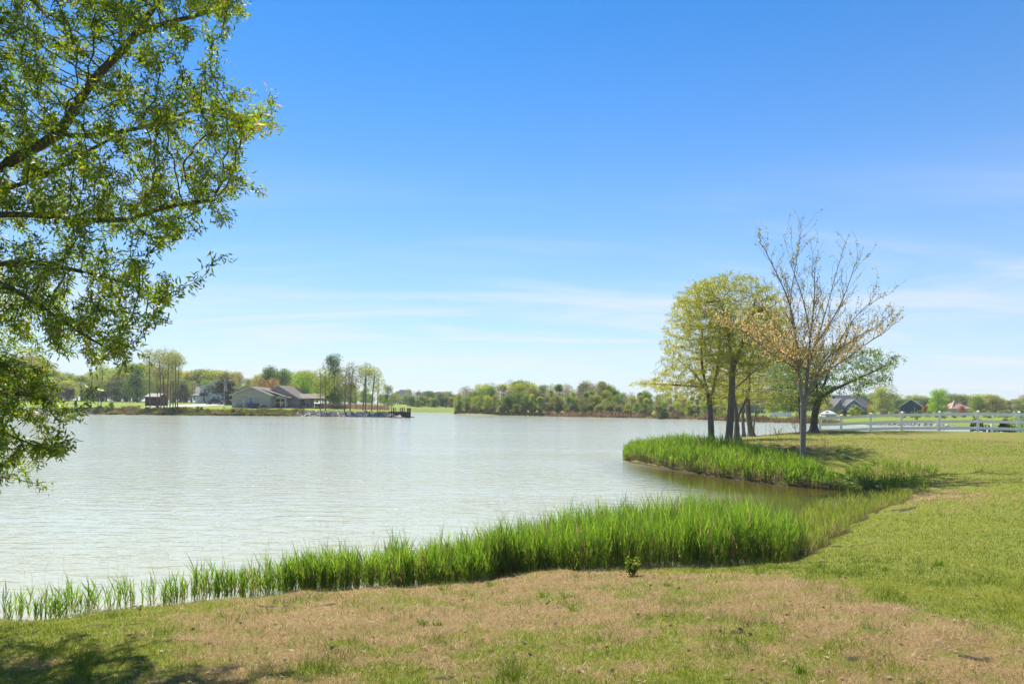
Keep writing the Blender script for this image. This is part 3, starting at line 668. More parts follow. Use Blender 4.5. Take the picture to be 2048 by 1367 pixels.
def proto(kind, seed):
    g = np.random.default_rng(seed)
    root = thing(kind, '', '', (0, -60, -40))
    H = 10.0
    if kind in ('locust', 'sparse_tree'):
        lean = g.normal(0, 0.25, 2)
        P0 = [np.zeros(3), np.array([lean[0] * .4, lean[1] * .4, 3.0]), np.array([lean[0] * .8, lean[1], 6.0]), np.array([lean[0] * 1.4, lean[1] * 1.2, 8.2])]
        if kind == 'locust':
            a = norm(g.normal(0, 1, (420, 3))) * g.uniform(0, 1, (420, 1)) ** 0.4 * np.array([2.0, 2.0, 1.5]) + np.array([lean[0] * 1.2, lean[1], 8.5])
            a = np.vstack([a, norm(g.normal(0, 1, (70, 3))) * np.array([1.2, 1.2, 1.8]) + np.array([lean[0], lean[1], 6.2])])
        else:
            a = norm(g.normal(0, 1, (480, 3))) * g.uniform(0, 1, (480, 1)) ** 0.4 * np.array([2.3, 2.3, 3.6]) + np.array([lean[0], lean[1], 6.4])
        P, par = skeleton([P0], 0.4); P, par = grow(P, par, a, 0.36, 3.4, 0.36, 60, g)
        r, kids = radii(par, 0.012, 0.14); V, Fc = tubes(P, par, r, 5, 0.03)
        link('trunk', mesh('trunk', V, Fc, M['bark_grey'], True), root)
        idx = np.where((par >= 0) & (r < 0.03))[0]; rep = np.repeat(idx, 3 if kind == 'locust' else 4)
        V, Fc, va = leaves(P[rep] + g.normal(0, .14, (len(rep), 3)), P[rep] - P[par[rep]], 0.24, 0.13, g, 0.1)
    else:
        cfg = dict(broadleaf=(80, 10.6, 3.7, 0.8, 6200, .29), narrow_tree=(34, 10.6, 2.0, 1.0, 3400, .30), round_tree=(64, 10.6, 4.5, 1.0, 6500, .32), pine=(26, 10.5, 2.4, 2.4, 3600, .28), bush=(18, 10.6, 6.2, 0.3, 3600, .6))[kind]
        nl, h, w, z0, nn, size = cfg
        lb = lobes(nl, h, w, z0, g, 1.4 if kind == 'narrow_tree' else 1.0)
        V, Fc, va = crown_cards(lb, nn, size, g)
        b_ = MB(); b_.tube([(0, 0, -0.3), (g.normal(0, .1), 0, 2.5), (g.normal(0, .2), g.normal(0, .2), 5.5), (0, 0, 8.5)], [0.2, 0.15, 0.10, 0.03], 6)
        for q_, r_ in lb[:9]: b_.tube([(0, 0, max(1.0, q_[2] - 1.8)), tuple(q_)], [0.07, 0.02], 4)
        b_.build('trunk', M['bark_grey'], root)
    link('crown', mesh('crown', V, Fc, M['far_leaf'], False, {'var': ('FACE', va)}), root)
    return root
KINDS = {}
for i, (k, c) in enumerate((('broadleaf', 4), ('narrow_tree', 2), ('round_tree', 2), ('pine', 2), ('bush', 3), ('locust', 4), ('sparse_tree', 3))):
    KINDS[k] = [proto(k, 100 + 10 * i + j) for j in range(c)]
NAMEOF = dict(broadleaf='broadleaf_tree', narrow_tree='poplar_tree', round_tree='round_tree', pine='pine_tree', bush='bush', locust='locust_tree', sparse_tree='sparse_tree')
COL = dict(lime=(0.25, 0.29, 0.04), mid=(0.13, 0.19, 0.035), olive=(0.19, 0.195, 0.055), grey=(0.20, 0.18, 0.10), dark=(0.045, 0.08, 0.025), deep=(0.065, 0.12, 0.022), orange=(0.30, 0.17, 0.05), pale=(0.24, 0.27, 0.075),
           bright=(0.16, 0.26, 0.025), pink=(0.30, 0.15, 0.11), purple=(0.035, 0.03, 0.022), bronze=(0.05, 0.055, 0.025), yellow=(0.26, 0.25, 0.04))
def far_tree(kind, px, d, h, col, label, group=None, width=1.0, cat=None, name=None):
    src = random.choice(KINDS[kind]); o = copy_tree(src); o.name = name or ('round_tree' if 'round tree' in label else NAMEOF[kind])
    p = spot(px, d); s = h / 10.0
    o.location = (p[0], p[1], p[2] - 0.05 * s); o.rotation_euler = (0, 0, random.uniform(0, 6.28)); o.scale = (s * width, s * width, s)
    c = np.array(COL[col]) * random.uniform(1.05, 1.6)
    for ch in o.children:
        if ch.name.startswith('crown'): ch.color = (*c, 1)
    tag(o, label, cat or ('bush' if kind == 'bush' else 'tree'), group)
    return o
def top_h(px, py_top, d):        # height of a tree standing at px, d whose top shows at py_top
    return max(1.0, at_d(px, py_top, d)[2] - spot(px, d)[2])
def skyline(px, table): return float(np.interp(px, [a for a, _ in table], [b_ for _, b_ in table]))

# the wood on the far shore
sk = [(900, 800), (912, 785), (930, 772), (960, 767), (1000, 765), (1040, 760), (1080, 766), (1120, 764), (1150, 773), (1180, 762), (1220, 772), (1245, 785), (1270, 783), (1300, 785), (1400, 790), (1500, 797)]
shoreline = [(900, 190), (912, 187), (940, 181), (1000, 167), (1100, 162), (1200, 155), (1300, 147), (1400, 140), (1500, 118)]
WOOD = 'trees of the wood on the far shore'
ROWS = ('front row', 'second row', 'farther back', 'hindmost')
def zone(px, table): return next(w for lim, w in table if px < lim)
WZ = ((955, 'left end of far wood'), (1010, 'left of far wood crest'), (1075, 'at far wood crest'), (1130, 'middle of far wood'), (1190, 'right of far wood middle'),
      (1250, 'before the far wood pines'), (1320, 'above the far tan reeds'), (1390, 'above lone dark waterline bush'), (9999, 'right end of far wood'))
BZ = ((120, 'behind the overhanging branches'), (275, 'left of the red shed'), (380, 'behind the bare-stemmed row'), (465, 'behind the white house'), (560, 'behind the tan garage'), (640, 'behind the pavilion'), (740, 'behind the stone-shore trees'), (9999, 'left of the distant grey house'))
RZ = ((1480, 'behind the tallest point tree'), (1600, 'behind the slate-blue house'), (1660, 'behind the leaning tree'), (1745, 'behind the arched-window house'), (1795, 'behind the feathery tree'), (1850, 'behind the navy house'), (1910, 'behind the dome-shaped tree'),
      (1945, 'behind the red-tan roof'), (2030, 'behind the black garden chairs'), (9999, 'off the right end of the fence'))
WORDS = {'lime': 'pale spring-green', 'mid': 'mid-green', 'olive': 'olive-green', 'grey': 'grey-brown', 'dark': 'dark', 'pale': 'pale', 'yellow': 'yellow-green', 'bright': 'bright green', 'deep': 'deep green', 'purple': 'dark purplish'}
FORM = {'broadleaf': 'broad tree', 'narrow_tree': 'slim upright tree', 'round_tree': 'round tree', 'pine': 'pine', 'bush': 'low bush', 'sparse_tree': 'sparse tree'}
AUTO = []
def auto(o, px, label): o['label'] = label; AUTO.append((label, px, o)); return o
for row, (off, hk, n) in enumerate(((5, 0.62, 38), (12, 0.85, 34), (20, 1.0, 34), (30, 1.04, 24))):
    for i in range(n):
        px = 912 + (1470 - 912) * (i + random.uniform(0.15, 0.85)) / n
        d = float(np.interp(px, [a for a, _ in shoreline], [b_ for _, b_ in shoreline])) + off + random.uniform(-2, 2)
        h = top_h(px, skyline(px, sk) + random.uniform(-3, 7), d) * hk
        kind, col = random.choice([('broadleaf', 'lime'), ('broadleaf', 'mid'), ('broadleaf', 'olive'), ('sparse_tree', 'grey'), ('narrow_tree', 'lime'), ('sparse_tree', 'pale'), ('narrow_tree', 'mid'), ('sparse_tree', 'olive')])
        if row == 0 and kind == 'sparse_tree' and random.random() < .5: kind, col = 'broadleaf', 'mid'
        if row == 3 and 1120 < px < 1240 and random.random() < .5: kind, col, h = 'pine', 'dark', h * 1.05
        auto(far_tree(kind, px, d, h, col, 'x', WOOD, random.uniform(0.9, 1.25) * (1.15 if row == 0 else 1)), px, f'{WORDS[col]} {FORM[kind]}, {ROWS[row]}, {zone(px, WZ)}')
for i in range(34):
    px = 910 + 560 * (i + random.uniform(0.2, .8)) / 34; d = float(np.interp(px, [a for a, _ in shoreline], [b_ for _, b_ in shoreline])) + random.uniform(1.8, 3.5)
    col = random.choice(['olive', 'mid', 'grey', 'olive']); auto(far_tree('bush', px, d, random.uniform(1.3, 2.6), col, 'x', 'bushes along the far waterline'), px, f'{WORDS[col]} low bush on the waterline, {zone(px, WZ)}')
far_tree('bush', 1327, 139, 2.6, 'dark', 'lone dark green bush at the waterline right of the far wood')
# the belt behind the houses on the left
skl = [(-120, 690), (0, 720), (60, 715), (100, 735), (150, 752), (200, 745), (260, 725), (310, 735), (380, 742), (440, 742), (470, 747), (500, 752), (560, 748), (600, 742), (640, 745), (700, 765), (760, 785), (830, 795), (905, 792)]
BELT = 'trees behind the houses on the left shore'
for row, (dd, hk, n) in enumerate(((212, 0.8, 36), (226, 1.0, 40), (244, 1.03, 34))):
    for i in range(n):
        px = -150 + 980 * (i + random.uniform(0.15, .85)) / n; d = dd + random.uniform(-4, 4) + (70 if px > 650 else 0) * sstep(650, 800, px)
        h = top_h(px, skyline(px, skl) + random.uniform(-4, 9), d) * hk
        kind, col = random.choice([('broadleaf', 'lime'), ('broadleaf', 'mid'), ('narrow_tree', 'lime'), ('sparse_tree', 'pale'), ('broadleaf', 'yellow'), ('broadleaf', 'bright'), ('broadleaf', 'olive')])
        auto(far_tree(kind, px, d, max(h, 4), col, 'x', BELT, random.uniform(1.2, 1.6)), px, f'{WORDS[col]} {FORM[kind]}, {ROWS[row]}, {zone(px, BZ)}')
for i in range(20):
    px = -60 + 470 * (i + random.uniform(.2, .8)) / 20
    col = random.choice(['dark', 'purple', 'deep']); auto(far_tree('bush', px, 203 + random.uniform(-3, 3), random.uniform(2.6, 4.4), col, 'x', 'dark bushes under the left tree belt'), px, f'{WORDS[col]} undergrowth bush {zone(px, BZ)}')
# pines and garden trees beyond the gap between the two shores
for i in range(12):
    px = 838 + 72 * i / 11 + random.uniform(-2, 2)
    auto(far_tree('pine', px, 330 + random.uniform(-8, 8), top_h(px, random.uniform(781, 789), 330), 'dark', 'dark distant pine beyond the gap between the shores', 'distant pines beyond the gap', 1.7), px, 'dark distant pine beyond the gap between the shores')
for i in range(16):
    px = 782 + 130 * (i + random.uniform(.2, .8)) / 16; col = random.choice(['deep', 'mid', 'olive']); auto(far_tree('broadleaf', px, 312 + random.uniform(-8, 8), top_h(px, random.uniform(781, 793), 312), col, 'distant leafy tree beyond the gap', 'distant leafy trees beyond the gap', 1.9), px, f'{WORDS[col]} distant leafy tree beyond the gap between the shores')
for px, top, k, c, lab in [(815, 775, 'sparse_tree', 'pale', 'pale tall tree just right of the distant grey house'), (826, 780, 'sparse_tree', 'lime', 'thin spring-green tree behind the distant parked cars'),
                           (838, 778, 'sparse_tree', 'grey', 'greyish bare-topped tree behind the distant lamp post'), (848, 792, 'broadleaf', 'olive', 'olive tree over the distant silver car'),
                           (880, 801, 'broadleaf', 'yellow', 'small yellow-green tree alone on the lawn in the gap'), (862, 793, 'broadleaf', 'deep', 'deep green tree left of the small lawn tree in the gap'),
                           (897, 795, 'broadleaf', 'deep', 'deep green tree at the wood end of the gap'), (790, 790, 'broadleaf', 'mid', 'green tree left of the distant grey house')]:
    d = 250 if px == 880 else 285
    far_tree(k, px, d, top_h(px, top, d), c, lab, None, 1.0)
for i in range(34):
    px = 172 + 425 * (i + random.uniform(.1, .9)) / 34; col = random.choice(['olive', 'lime', 'mid', 'yellow', 'grey'])
    d = float(np.interp(px, [150, 300, 450, 600], [126.5, 127.5, 127.3, 127])) + random.uniform(1.2, 2.6)
    auto(far_tree('bush', px, d, random.uniform(.35, .95), col, 'x', 'weedy clumps on the left bank', random.uniform(.9, 1.8), 'weeds', 'weed_clump'), px, f"{WORDS.get(col, 'rusty')} weedy clump on the low bank {zone(px, BZ)}")
for i in range(18):
    px = 820 + 88 * (i + random.uniform(.1, .9)) / 18; col = random.choice(['deep', 'mid', 'olive', 'dark'])
    auto(far_tree('bush', px, 234 + random.uniform(-5, 8), random.uniform(1.6, 3.2), col, 'x', 'hedge shrubs across the gap', random.uniform(.9, 1.4)), px, f'{WORDS[col]} hedge shrub on the lawn across the gap')
# individual trees on the left shore
LOC = 'tall bare-stemmed trees along the left shore'
for px, d, top, lab in [(181, 133, 740, 'leftmost bare-stemmed tree of the three on the left shore lawn'), (196, 134, 748, 'middle short stem of the three trees on the left shore lawn'), (202, 132, 722, 'leaning tall stem above the purple bucket'),
                        (300, 135, 694, 'bare-stemmed tree in front of the left half of the red shed'), (315, 136, 742, 'bare-stemmed low tree in front of the right half of the red shed'), (322, 137, 700, 'bare-stemmed tree at the right corner of the red shed'),
                        (328, 138, 693, 'tall bare-stemmed tree just right of the red shed'), (334, 134, 705, 'third bare stem right of the red shed'), (340, 139, 697, 'fourth bare stem right of the red shed'), (346, 140, 703, 'fifth bare stem right of the red shed'),
                        (351, 134, 700, 'second stem from the right in the row beside the red shed'), (355, 135, 706, 'rightmost stem in the row beside the red shed')]:
    far_tree('locust', px, d, top_h(px, top, d), 'pale', lab, LOC, 0.72)
for px, d, top, k, c, w, lab in [(641, 134, 733, 'sparse_tree', 'lime', .8, 'yellow-green tree leftmost on the stone shore, beside the pavilion'), (651, 135, 730, 'sparse_tree', 'lime', .9, 'second yellow-green tree on the stone shore beside the pavilion'),
                                 (666, 150, 712, 'round_tree', 'deep', .55, 'tall deep green tree rising above its pale neighbours behind the stone shore'), (677, 148, 770, 'broadleaf', 'mid', .7, 'small green tree under the tall deep green one'),
                                 (689, 134, 728, 'sparse_tree', 'olive', 1.0, 'forked olive tree at the middle of the stone shore'), (700, 135, 722, 'sparse_tree', 'olive', 1.0, 'tallest olive tree at the middle of the stone shore'),
                                 (726, 136, 724, 'locust', 'pale', .95, 'airy bare-stemmed tree right of the olive trees on the stone shore'), (731, 134, 730, 'locust', 'lime', .9, 'airy tree with a twin stem, third from the dock'),
                                 (743, 134, 732, 'locust', 'lime', .95, 'airy tree second from the dock on the stone shore'), (755, 135, 742, 'sparse_tree', 'lime', .9, 'forked tree nearest the dock on the stone shore'),
                                 (712, 146, 770, 'sparse_tree', 'pale', 1.0, 'faint thin tree in the dry field behind the stone shore'), (776, 170, 770, 'broadleaf', 'mid', .8, 'green tree behind the dock, left of the distant grey house')]:
    far_tree(k, px, d, top_h(px, top, d), c, lab, LOC if k == 'locust' else None, w)
for px, d, top, k, c, w, lab in [(537, 190, 733, 'round_tree', 'deep', .8, 'big dark green round-topped tree behind the tan ranch house'), (568, 195, 738, 'broadleaf', 'deep', .8, 'deep green tree right of the round-topped one'),
                                 (520, 182, 752, 'sparse_tree', 'orange', 1.5, 'orange-brown budding tree above the ranch house roof'), (545, 184, 754, 'sparse_tree', 'orange', 1.3, 'second orange budding tree above the ranch house roof'),
                                 (605, 160, 748, 'broadleaf', 'bright', 1.2, 'bright spring-green tree over the pavilion roof'), (446, 181, 764, 'bush', 'bronze', 1.6, 'dark bronze-green round tree in front of the white house'),
                                 (367, 196, 770, 'round_tree', 'purple', .7, 'dark purple-leaved round bush left of the white house'), (82, 170, 753, 'bush', 'purple', .75, 'dark domed bush behind the stony left shore'),
                                 (55, 185, 690, 'sparse_tree', 'yellow', 1.2, 'tall pale tree half hidden behind the overhanging branches'), (275, 190, 730, 'broadleaf', 'deep', 1.1, 'deep green tree left of the red shed'),
                                 (562, 139.5, 801, 'sparse_tree', 'yellow', .9, 'tiny sapling on the lawn before the screened porch'), (347, 178, 790, 'bush', 'deep', .8, 'small conical bush behind the driveway')]:
    far_tree(k, px, d, top_h(px, top, d), c, lab, None, w, cat='bush' if ('bush' in lab) else 'tree', name='sapling' if 'sapling' in lab else None)
far_tree('bush', 152, 131.5, 1.35, 'dark', 'small dark evergreen shrub on the stony left shore', None, .55, name='shrub')
far_tree('bush', 222, 130.5, 1.1, 'mid', 'grey-green bush on the bank right of the purple bucket', None, 1.0, name='shrub')
# right-hand shore
for px, d, top, k, c, w, lab in [(1775, 175, 762, 'sparse_tree', 'pale', 1.5, 'large pale feathery tree between the grey and the navy house'), (1760, 172, 775, 'broadleaf', 'pale', 1.1, 'pale tree leaning into the feathery one by the grey house'),
                                 (1876, 165, 778, 'round_tree', 'bright', .95, 'bright green dome-shaped tree right of the navy house'), (1785, 160, 816, 'bush', 'bright', .9, 'bright round clipped bush left of the navy house'),
                                 (1925, 170, 811, 'bush', 'pink', .8, 'pink flowering tree in front of the red-tan roof'), (1850, 160, 812, 'bush', 'orange', .6, 'small orange-brown bush under the dome-shaped tree'),
                                 (1955, 175, 792, 'broadleaf', 'mid', 1.3, 'green tree right of the red-tan roof'), (1990, 172, 792, 'broadleaf', 'olive', 1.5, 'wide olive-green tree above the black chairs'), (2035, 180, 797, 'sparse_tree', 'pale', 1.4, 'thin pale tree at the right end of the far shore'),
                                 (2075, 176, 795, 'broadleaf', 'mid', 1.4, 'green tree just beyond the right end of the fence'), (1715, 165, 813, 'bush', 'lime', .9, 'yellow-green garden bush before the arched window'), (1690, 162, 819, 'bush', 'purple', .6, 'dark plum bush by the garage of the grey house'),
                                 (1655, 190, 795, 'broadleaf', 'yellow', 1.1, 'yellowish tree left of the grey house'), (1638, 195, 800, 'broadleaf', 'grey', 1.1, 'greyish tree behind the leaning tree'), (1740, 190, 806, 'broadleaf', 'orange', .9, 'rusty tree right of the arched window'),
                                 (1545, 165, 790, 'broadleaf', 'lime', 1.2, 'spring-green tree right of the slate-blue house'), (1570, 160, 795, 'broadleaf', 'mid', 1.0, 'green tree beside the low white garden fence'), (1600, 170, 790, 'broadleaf', 'grey', 1.1, 'grey-green tree behind the maple trunk'),
                                 (1515, 150, 818, 'bush', 'mid', .8, 'round bush under the slate-blue house windows'), (1440, 190, 795, 'broadleaf', 'lime', 1.2, 'green tree seen left of the point tree trunks'), (1470, 215, 792, 'broadleaf', 'mid', 1.2, 'green tree left of the slate-blue house'),
                                 (1832, 130, 826, 'bush', 'olive', .7, 'olive bush under the navy house side windows'), (1930, 230, 800, 'pine', 'dark', 1.2, 'dark pine peeking over the red-tan roof')]:
    far_tree(k, px, d, top_h(px, top, d), c, lab, None, w, cat='bush' if 'bush' in lab else 'tree')
for i in range(24):
    px = 1640 + 420 * (i + random.uniform(.1, .9)) / 24; col = random.choice(['mid', 'olive', 'deep', 'lime', 'grey']); d = 150 + random.uniform(-6, 14)
    auto(far_tree('bush', px, d, random.uniform(.9, 1.9), col, 'x', 'garden shrubs on the right shore', random.uniform(.8, 1.3)), px, f'{WORDS[col]} garden shrub {zone(px, RZ).replace("behind", "before")}')
for i in range(60):
    px = 1400 + 740 * (i + random.uniform(.1, .9)) / 60; d = 252 + random.uniform(-14, 12)
    kind = random.choice(['broadleaf', 'broadleaf', 'round_tree', 'pine']); col = random.choice(['mid', 'olive', 'deep', 'pale'])
    auto(far_tree(kind, px, d, top_h(px, random.uniform(785, 800), d), col, 'x', 'distant skyline trees on the right', 2.1), px, f'{WORDS[col]} {FORM[kind]}, skyline {zone(px, RZ)}')
ORD = ['first', 'second', 'third', 'fourth', 'fifth', 'sixth', 'seventh', 'eighth', 'ninth', 'tenth', 'eleventh', 'twelfth', 'thirteenth', 'fourteenth', 'fifteenth', 'sixteenth']
for lab in {l_ for l_, _, _ in AUTO}:                                # like ones side by side: counted from the left
    same = sorted([(px, o) for l_, px, o in AUTO if l_ == lab], key=lambda q_: q_[0])
    if len(same) > 1:
        for k, (_, o) in enumerate(same): o['label'] = f'{lab}, {ORD[k]} from left'
for v in KINDS.values():
    for o in v:
        for ch in list(o.children): bpy.data.objects.remove(ch)
        bpy.data.objects.remove(o)

# ------------------------------------------------------------------ houses
def wall_frame(o, x0, x1, z0, z1, y, name, mframe, mpane, muntins=(1, 1), t=0.10, fr=0.09):
    """a window on a wall whose outside faces -y: frame part with pane sub-part"""
    b_ = MB(); b_.box(x0 - fr, x0, y - t, y + .02, z0 - fr, z1 + fr).box(x1, x1 + fr, y - t, y + .02, z0 - fr, z1 + fr).box(x0, x1, y - t, y + .02, z1, z1 + fr).box(x0, x1, y - t, y + .02, z0 - fr, z0)
    for k in range(1, muntins[0]): xx = x0 + (x1 - x0) * k / muntins[0]; b_.box(xx - .025, xx + .025, y - t * .7, y, z0, z1)
    for k in range(1, muntins[1]): zz_ = z0 + (z1 - z0) * k / muntins[1]; b_.box(x0, x1, y - t * .72, y, zz_ - .025, zz_ + .025)
    f_ = b_.build(name, mframe, o); MB().box(x0, x1, y - 0.05, y - 0.01, z0, z1).build('pane', mpane, f_); return f_
def gable_block(o, x0, x1, y0, y1, z0, ze, zr, mwall, mroof, mtrim, ov=0.4, axis='y', th=0.16, xr=None):
    """walls with gables + two roof slabs + fascia; ridge along `axis`"""
    xm = (x0 + x1) / 2 if xr is None else xr; b_ = MB()
    if axis == 'y': b_.prism([(x0, z0), (x1, z0), (x1, ze), (xm, zr), (x0, ze)], y0, y1)
    else:
        ym = (y0 + y1) / 2
        n = MB(); n.prism([(y0, z0), (y1, z0), (y1, ze), (ym, zr), (y0, ze)], x0, x1); b_.add([(v[1], v[0], v[2]) for v in n.v], [f[::-1] for f in n.f])
    w_ = b_.build('wall', mwall, o)
    r_ = MB(); tr = MB()
    if axis == 'y':
        for xe in (x0, x1):
            s = 1 if xe > xm else -1; sl = (zr - ze) / abs(xe - xm); xo = xe + s * ov; zo = ze - sl * ov
            P = [(xm, zr + 0.01), (xo, zo + .01), (xo, zo + th + .01), (xm, zr + th + .01)]
            r_.prism(P if s < 0 else P[::-1], y0 - ov, y1 + ov)
            Q = [(xm, zr - .06), (xo, zo - .06), (xo, zo + th + .03), (xm, zr + th + .03)]
            tr.prism(Q if s < 0 else Q[::-1], y0 - ov - .05, y0 - ov - .004)
            tr.box(min(xo, xo + s * .05), max(xo, xo + s * .05), y0 - ov, y1 + ov, zo - .06, zo + th)
    else:
        ym = (y0 + y1) / 2
        for ye in (y0, y1):
            s = 1 if ye > ym else -1; sl = (zr - ze) / abs(ye - ym); yo = ye + s * ov; zo = ze - sl * ov
            n = MB(); P = [(ym, zr + .01), (yo, zo + .01), (yo, zo + th + .01), (ym, zr + th + .01)]; n.prism(P if s < 0 else P[::-1], x0 - ov, x1 + ov)
            r_.add([(v[1], v[0], v[2]) for v in n.v], [f[::-1] for f in n.f])
            tr.box(x0 - ov, x1 + ov, min(yo, yo + s * .05), max(yo, yo + s * .05), zo - .06, zo + th)
    r_.build('roof', mroof, o); tr.build('trim', mtrim, o)
    return w_
M['tan_siding'] = lined('tan_siding', (0.47, 0.42, 0.335), (0.35, 0.31, 0.245), 0.3, 'h')
M['tan_trim'] = plain('tan_trim', (0.60, 0.56, 0.48), 0.6, 0.05)
M['brown_shingle'] = lined('brown_shingle', (0.115, 0.088, 0.070), (0.08, 0.06, 0.05), 0.25, 2)
M['grey_shingle'] = lined('grey_shingle', (0.095, 0.093, 0.10), (0.065, 0.063, 0.07), 0.25, 2)
M['white_siding'] = lined('white_siding', (0.74, 0.75, 0.76), (0.6, 0.61, 0.63), 0.2, 2)
M['slate_siding'] = lined('slate_siding', (0.15, 0.18, 0.22), (0.10, 0.12, 0.155), 0.2, 2)
M['blue_siding'] = lined('blue_siding', (0.18, 0.23, 0.28), (0.13, 0.165, 0.205), 0.2, 2)
M['navy_siding'] = lined('navy_siding', (0.030, 0.055, 0.09), (0.02, 0.036, 0.06), 0.2, 2)
M['grey_siding'] = lined('grey_siding', (0.34, 0.33, 0.32), (0.25, 0.24, 0.235), 0.2, 2)
M['red_wood'] = lined('red_wood', (0.10, 0.028, 0.022), (0.05, 0.016, 0.014), 0.3, 'h')
M['tan_shingle'] = lined('tan_shingle', (0.33, 0.21, 0.16), (0.24, 0.15, 0.12), 0.25, 2)
M['deck'] = lined('deck_boards', (0.05, 0.05, 0.055), (0.02, 0.02, 0.022), 0.15, 'h')
M['blue_bin'] = plain('blue_bin', (0.015, 0.06, 0.26), 0.5, 0.1)
M['teal_bin'] = plain('teal_bin', (0.012, 0.09, 0.17), 0.5, 0.1)
M['dark_bin'] = plain('dark_bin', (0.03, 0.026, 0.024), 0.5, 0.1)

# tan ranch house across the water
D = 142.0; K = D / F
hp = spot(503, D)
ranch = thing('ranch_house', 'long tan ranch house with brown roof, its garage gable facing the water', 'house', hp)
def rx(px): return (px - 503) * K
zb = -0.4
gable_block(ranch, rx(464), rx(540), 0, 9.5, zb, 2.65, 4.3, M['tan_siding'], M['brown_shingle'], M['tan_trim'])
gable_block(ranch, rx(497), rx(579), 6, 17, zb, 2.15, 4.75, M['tan_siding'], M['brown_shingle'], M['tan_trim'], xr=rx(537))
MB().box(rx(464) + .01, rx(540) - .01, -.06, -.004, 2.55, 2.67).build('trim', M['tan_trim'], ranch)
wall_frame(ranch, rx(498.5), rx(505.5), 0.85, 2.25, 0, 'window', M['white'], M['glass'], (2, 1))
wall_frame(ranch, rx(501.5), rx(504.5), 3.35, 3.95, 0, 'vent', M['tan_trim'], M['screen'], (1, 4))
dr = MB().box(rx(485), rx(490.5), -.08, .02, -.05, 1.75).build('door', M['tan_trim'], ranch); MB().box(rx(490), rx(490.3), -.14, -.08, .8, .92).build('handle', M['metal'], dr)
wl_ = MB().box(rx(543), rx(566), 2.5, 3.2, 1.95, 2.55).build('porch_beam', M['tan_trim'], ranch)
n_ = MB(); n_.add([(rx(516), 2.0, 3.95), (rx(570), 2.0, 2.2), (rx(570), 8, 2.2), (rx(516), 8, 3.95), (rx(516), 2.0, 3.8), (rx(570), 2.0, 2.05), (rx(570), 8, 2.05), (rx(516), 8, 3.8)],
                 [(0, 1, 2, 3), (7, 6, 5, 4), (0, 4, 5, 1), (1, 5, 6, 2), (2, 6, 7, 3), (3, 7, 4, 0)]); n_.build('porch_roof', M['brown_shingle'], ranch)
b_ = MB().box(rx(542), rx(561), 2.9, 2.95, 0.5, 1.95); b_.build('porch_screen', M['screen'], ranch)
b_ = MB()
for x in (541.3, 551.5, 561.5): b_.box(rx(x) - .06, rx(x) + .06, 2.78, 2.9, 0.3, 1.98)
b_.box(rx(541.3), rx(561.5), 2.8, 2.88, 1.12, 1.22); b_.build('screen_frame', M['white'], ranch)
MB().box(rx(540), rx(562), 2.82, 3.4, -.3, .5).build('porch_wall', M['dark_wood'], ranch)
MB().box(rx(562), rx(564.5), 2.3, 2.6, -.3, 2.1).build('post', M['tan_trim'], ranch)
# the low wing with its pavilion
gable_block(ranch, rx(566), rx(592), 8.2, 13, zb, 2.1, 3.0, M['tan_siding'], M['brown_shingle'], M['tan_trim'], axis='x', ov=0.3)
wing = MB(); n2 = MB(); n2.prism([(7.3, 2.0), (10.2, 3.05), (13.4, 2.0), (13.4, 2.14), (10.2, 3.2), (7.3, 2.14)], rx(593.5), rx(629)); wing.add([(v[1], v[0], v[2]) for v in n2.v], [f[::-1] for f in n2.f]); wing.build('pavilion_roof', M['brown_shingle'], ranch)
for x, y in ((596, 7.7), (600, 12.8), (612, 7.7), (625, 7.7), (625, 12.8), (619, 12.8)): MB().box(rx(x) - .09, rx(x) + .09, y - .09, y + .09, -.3, 2.02).build('post', M['tan_trim'], ranch)
for a, c in ((573.5, 577), (579, 582), (583, 587.5)): wall_frame(ranch, rx(a), rx(c), 0.55, 1.95, 8.2, 'window', M['tan_trim'], M['glass'], (1, 2))
dk = MB().box(rx(541), rx(600), 1.2, 2.7, -.5, .22).box(rx(564.5), rx(640), 2.72, 7.2, -.5, .2); dk.build('deck', M['deck'], ranch)
dr = MB()
for i in range(20): dr.box(rx(567 + i * 3.7), rx(567 + i * 3.7) + .06, 2.75, 2.81, .2, .62)
dr.box(rx(567), rx(638.5), 2.74, 2.82, .62, .68); dr.build('deck_railing', M['dark_wood'], ranch)
tube = MB(); tube.tube([(rx(515), 4, 4.0), (rx(521.5), 6.0, 3.5)], .09, 6); tube.build('roof_pipe', M['white'], ranch)
# things by the ranch house
def bin_(px, mat, label, w=.62, h=1.05):
    p = spot(px, D - .9); o = thing('wheelie_bin', label, 'bin', p, group='bins by the ranch house wall'); b_ = MB()
    b_.add([(-w * .42, -w * .42, .06), (w * .42, -w * .42, .06), (w * .42, w * .42, .06), (-w * .42, w * .42, .06), (-w / 2, -w / 2, h * .92), (w / 2, -w / 2, h * .92), (w / 2, w / 2, h * .92), (-w / 2, w / 2, h * .92)],
           [(0, 3, 2, 1), (4, 5, 6, 7), (0, 1, 5, 4), (1, 2, 6, 5), (2, 3, 7, 6), (3, 0, 4, 7)]); b_.build('body', mat, o)
    MB().box(-w * .54, w * .54, -w * .55, w * .55, h * .925, h).build('lid', mat, o)
    for s in (-1, 1): MB().tube([(s * w * .42, w * .4, .1), (s * w * .52, w * .4, .1)], .1, 10).build('wheel', M['tyre'], o)
bin_(497.5, M['teal_bin'], 'teal bin, leftmost by the tan garage wall'); bin_(504.5, M['blue_bin'], 'bright blue bin beside the teal one', .8); bin_(512, M['dark_bin'], 'dark brown bin right of the blue bins', .85, .95)
p = spot(475, D - 1.0); o = thing('patio_table', 'low dark table against the left end of the tan garage', 'table', p)
MB().box(-.75, .75, -.4, .4, .62, .68).build('tabletop', M['concrete'], o)
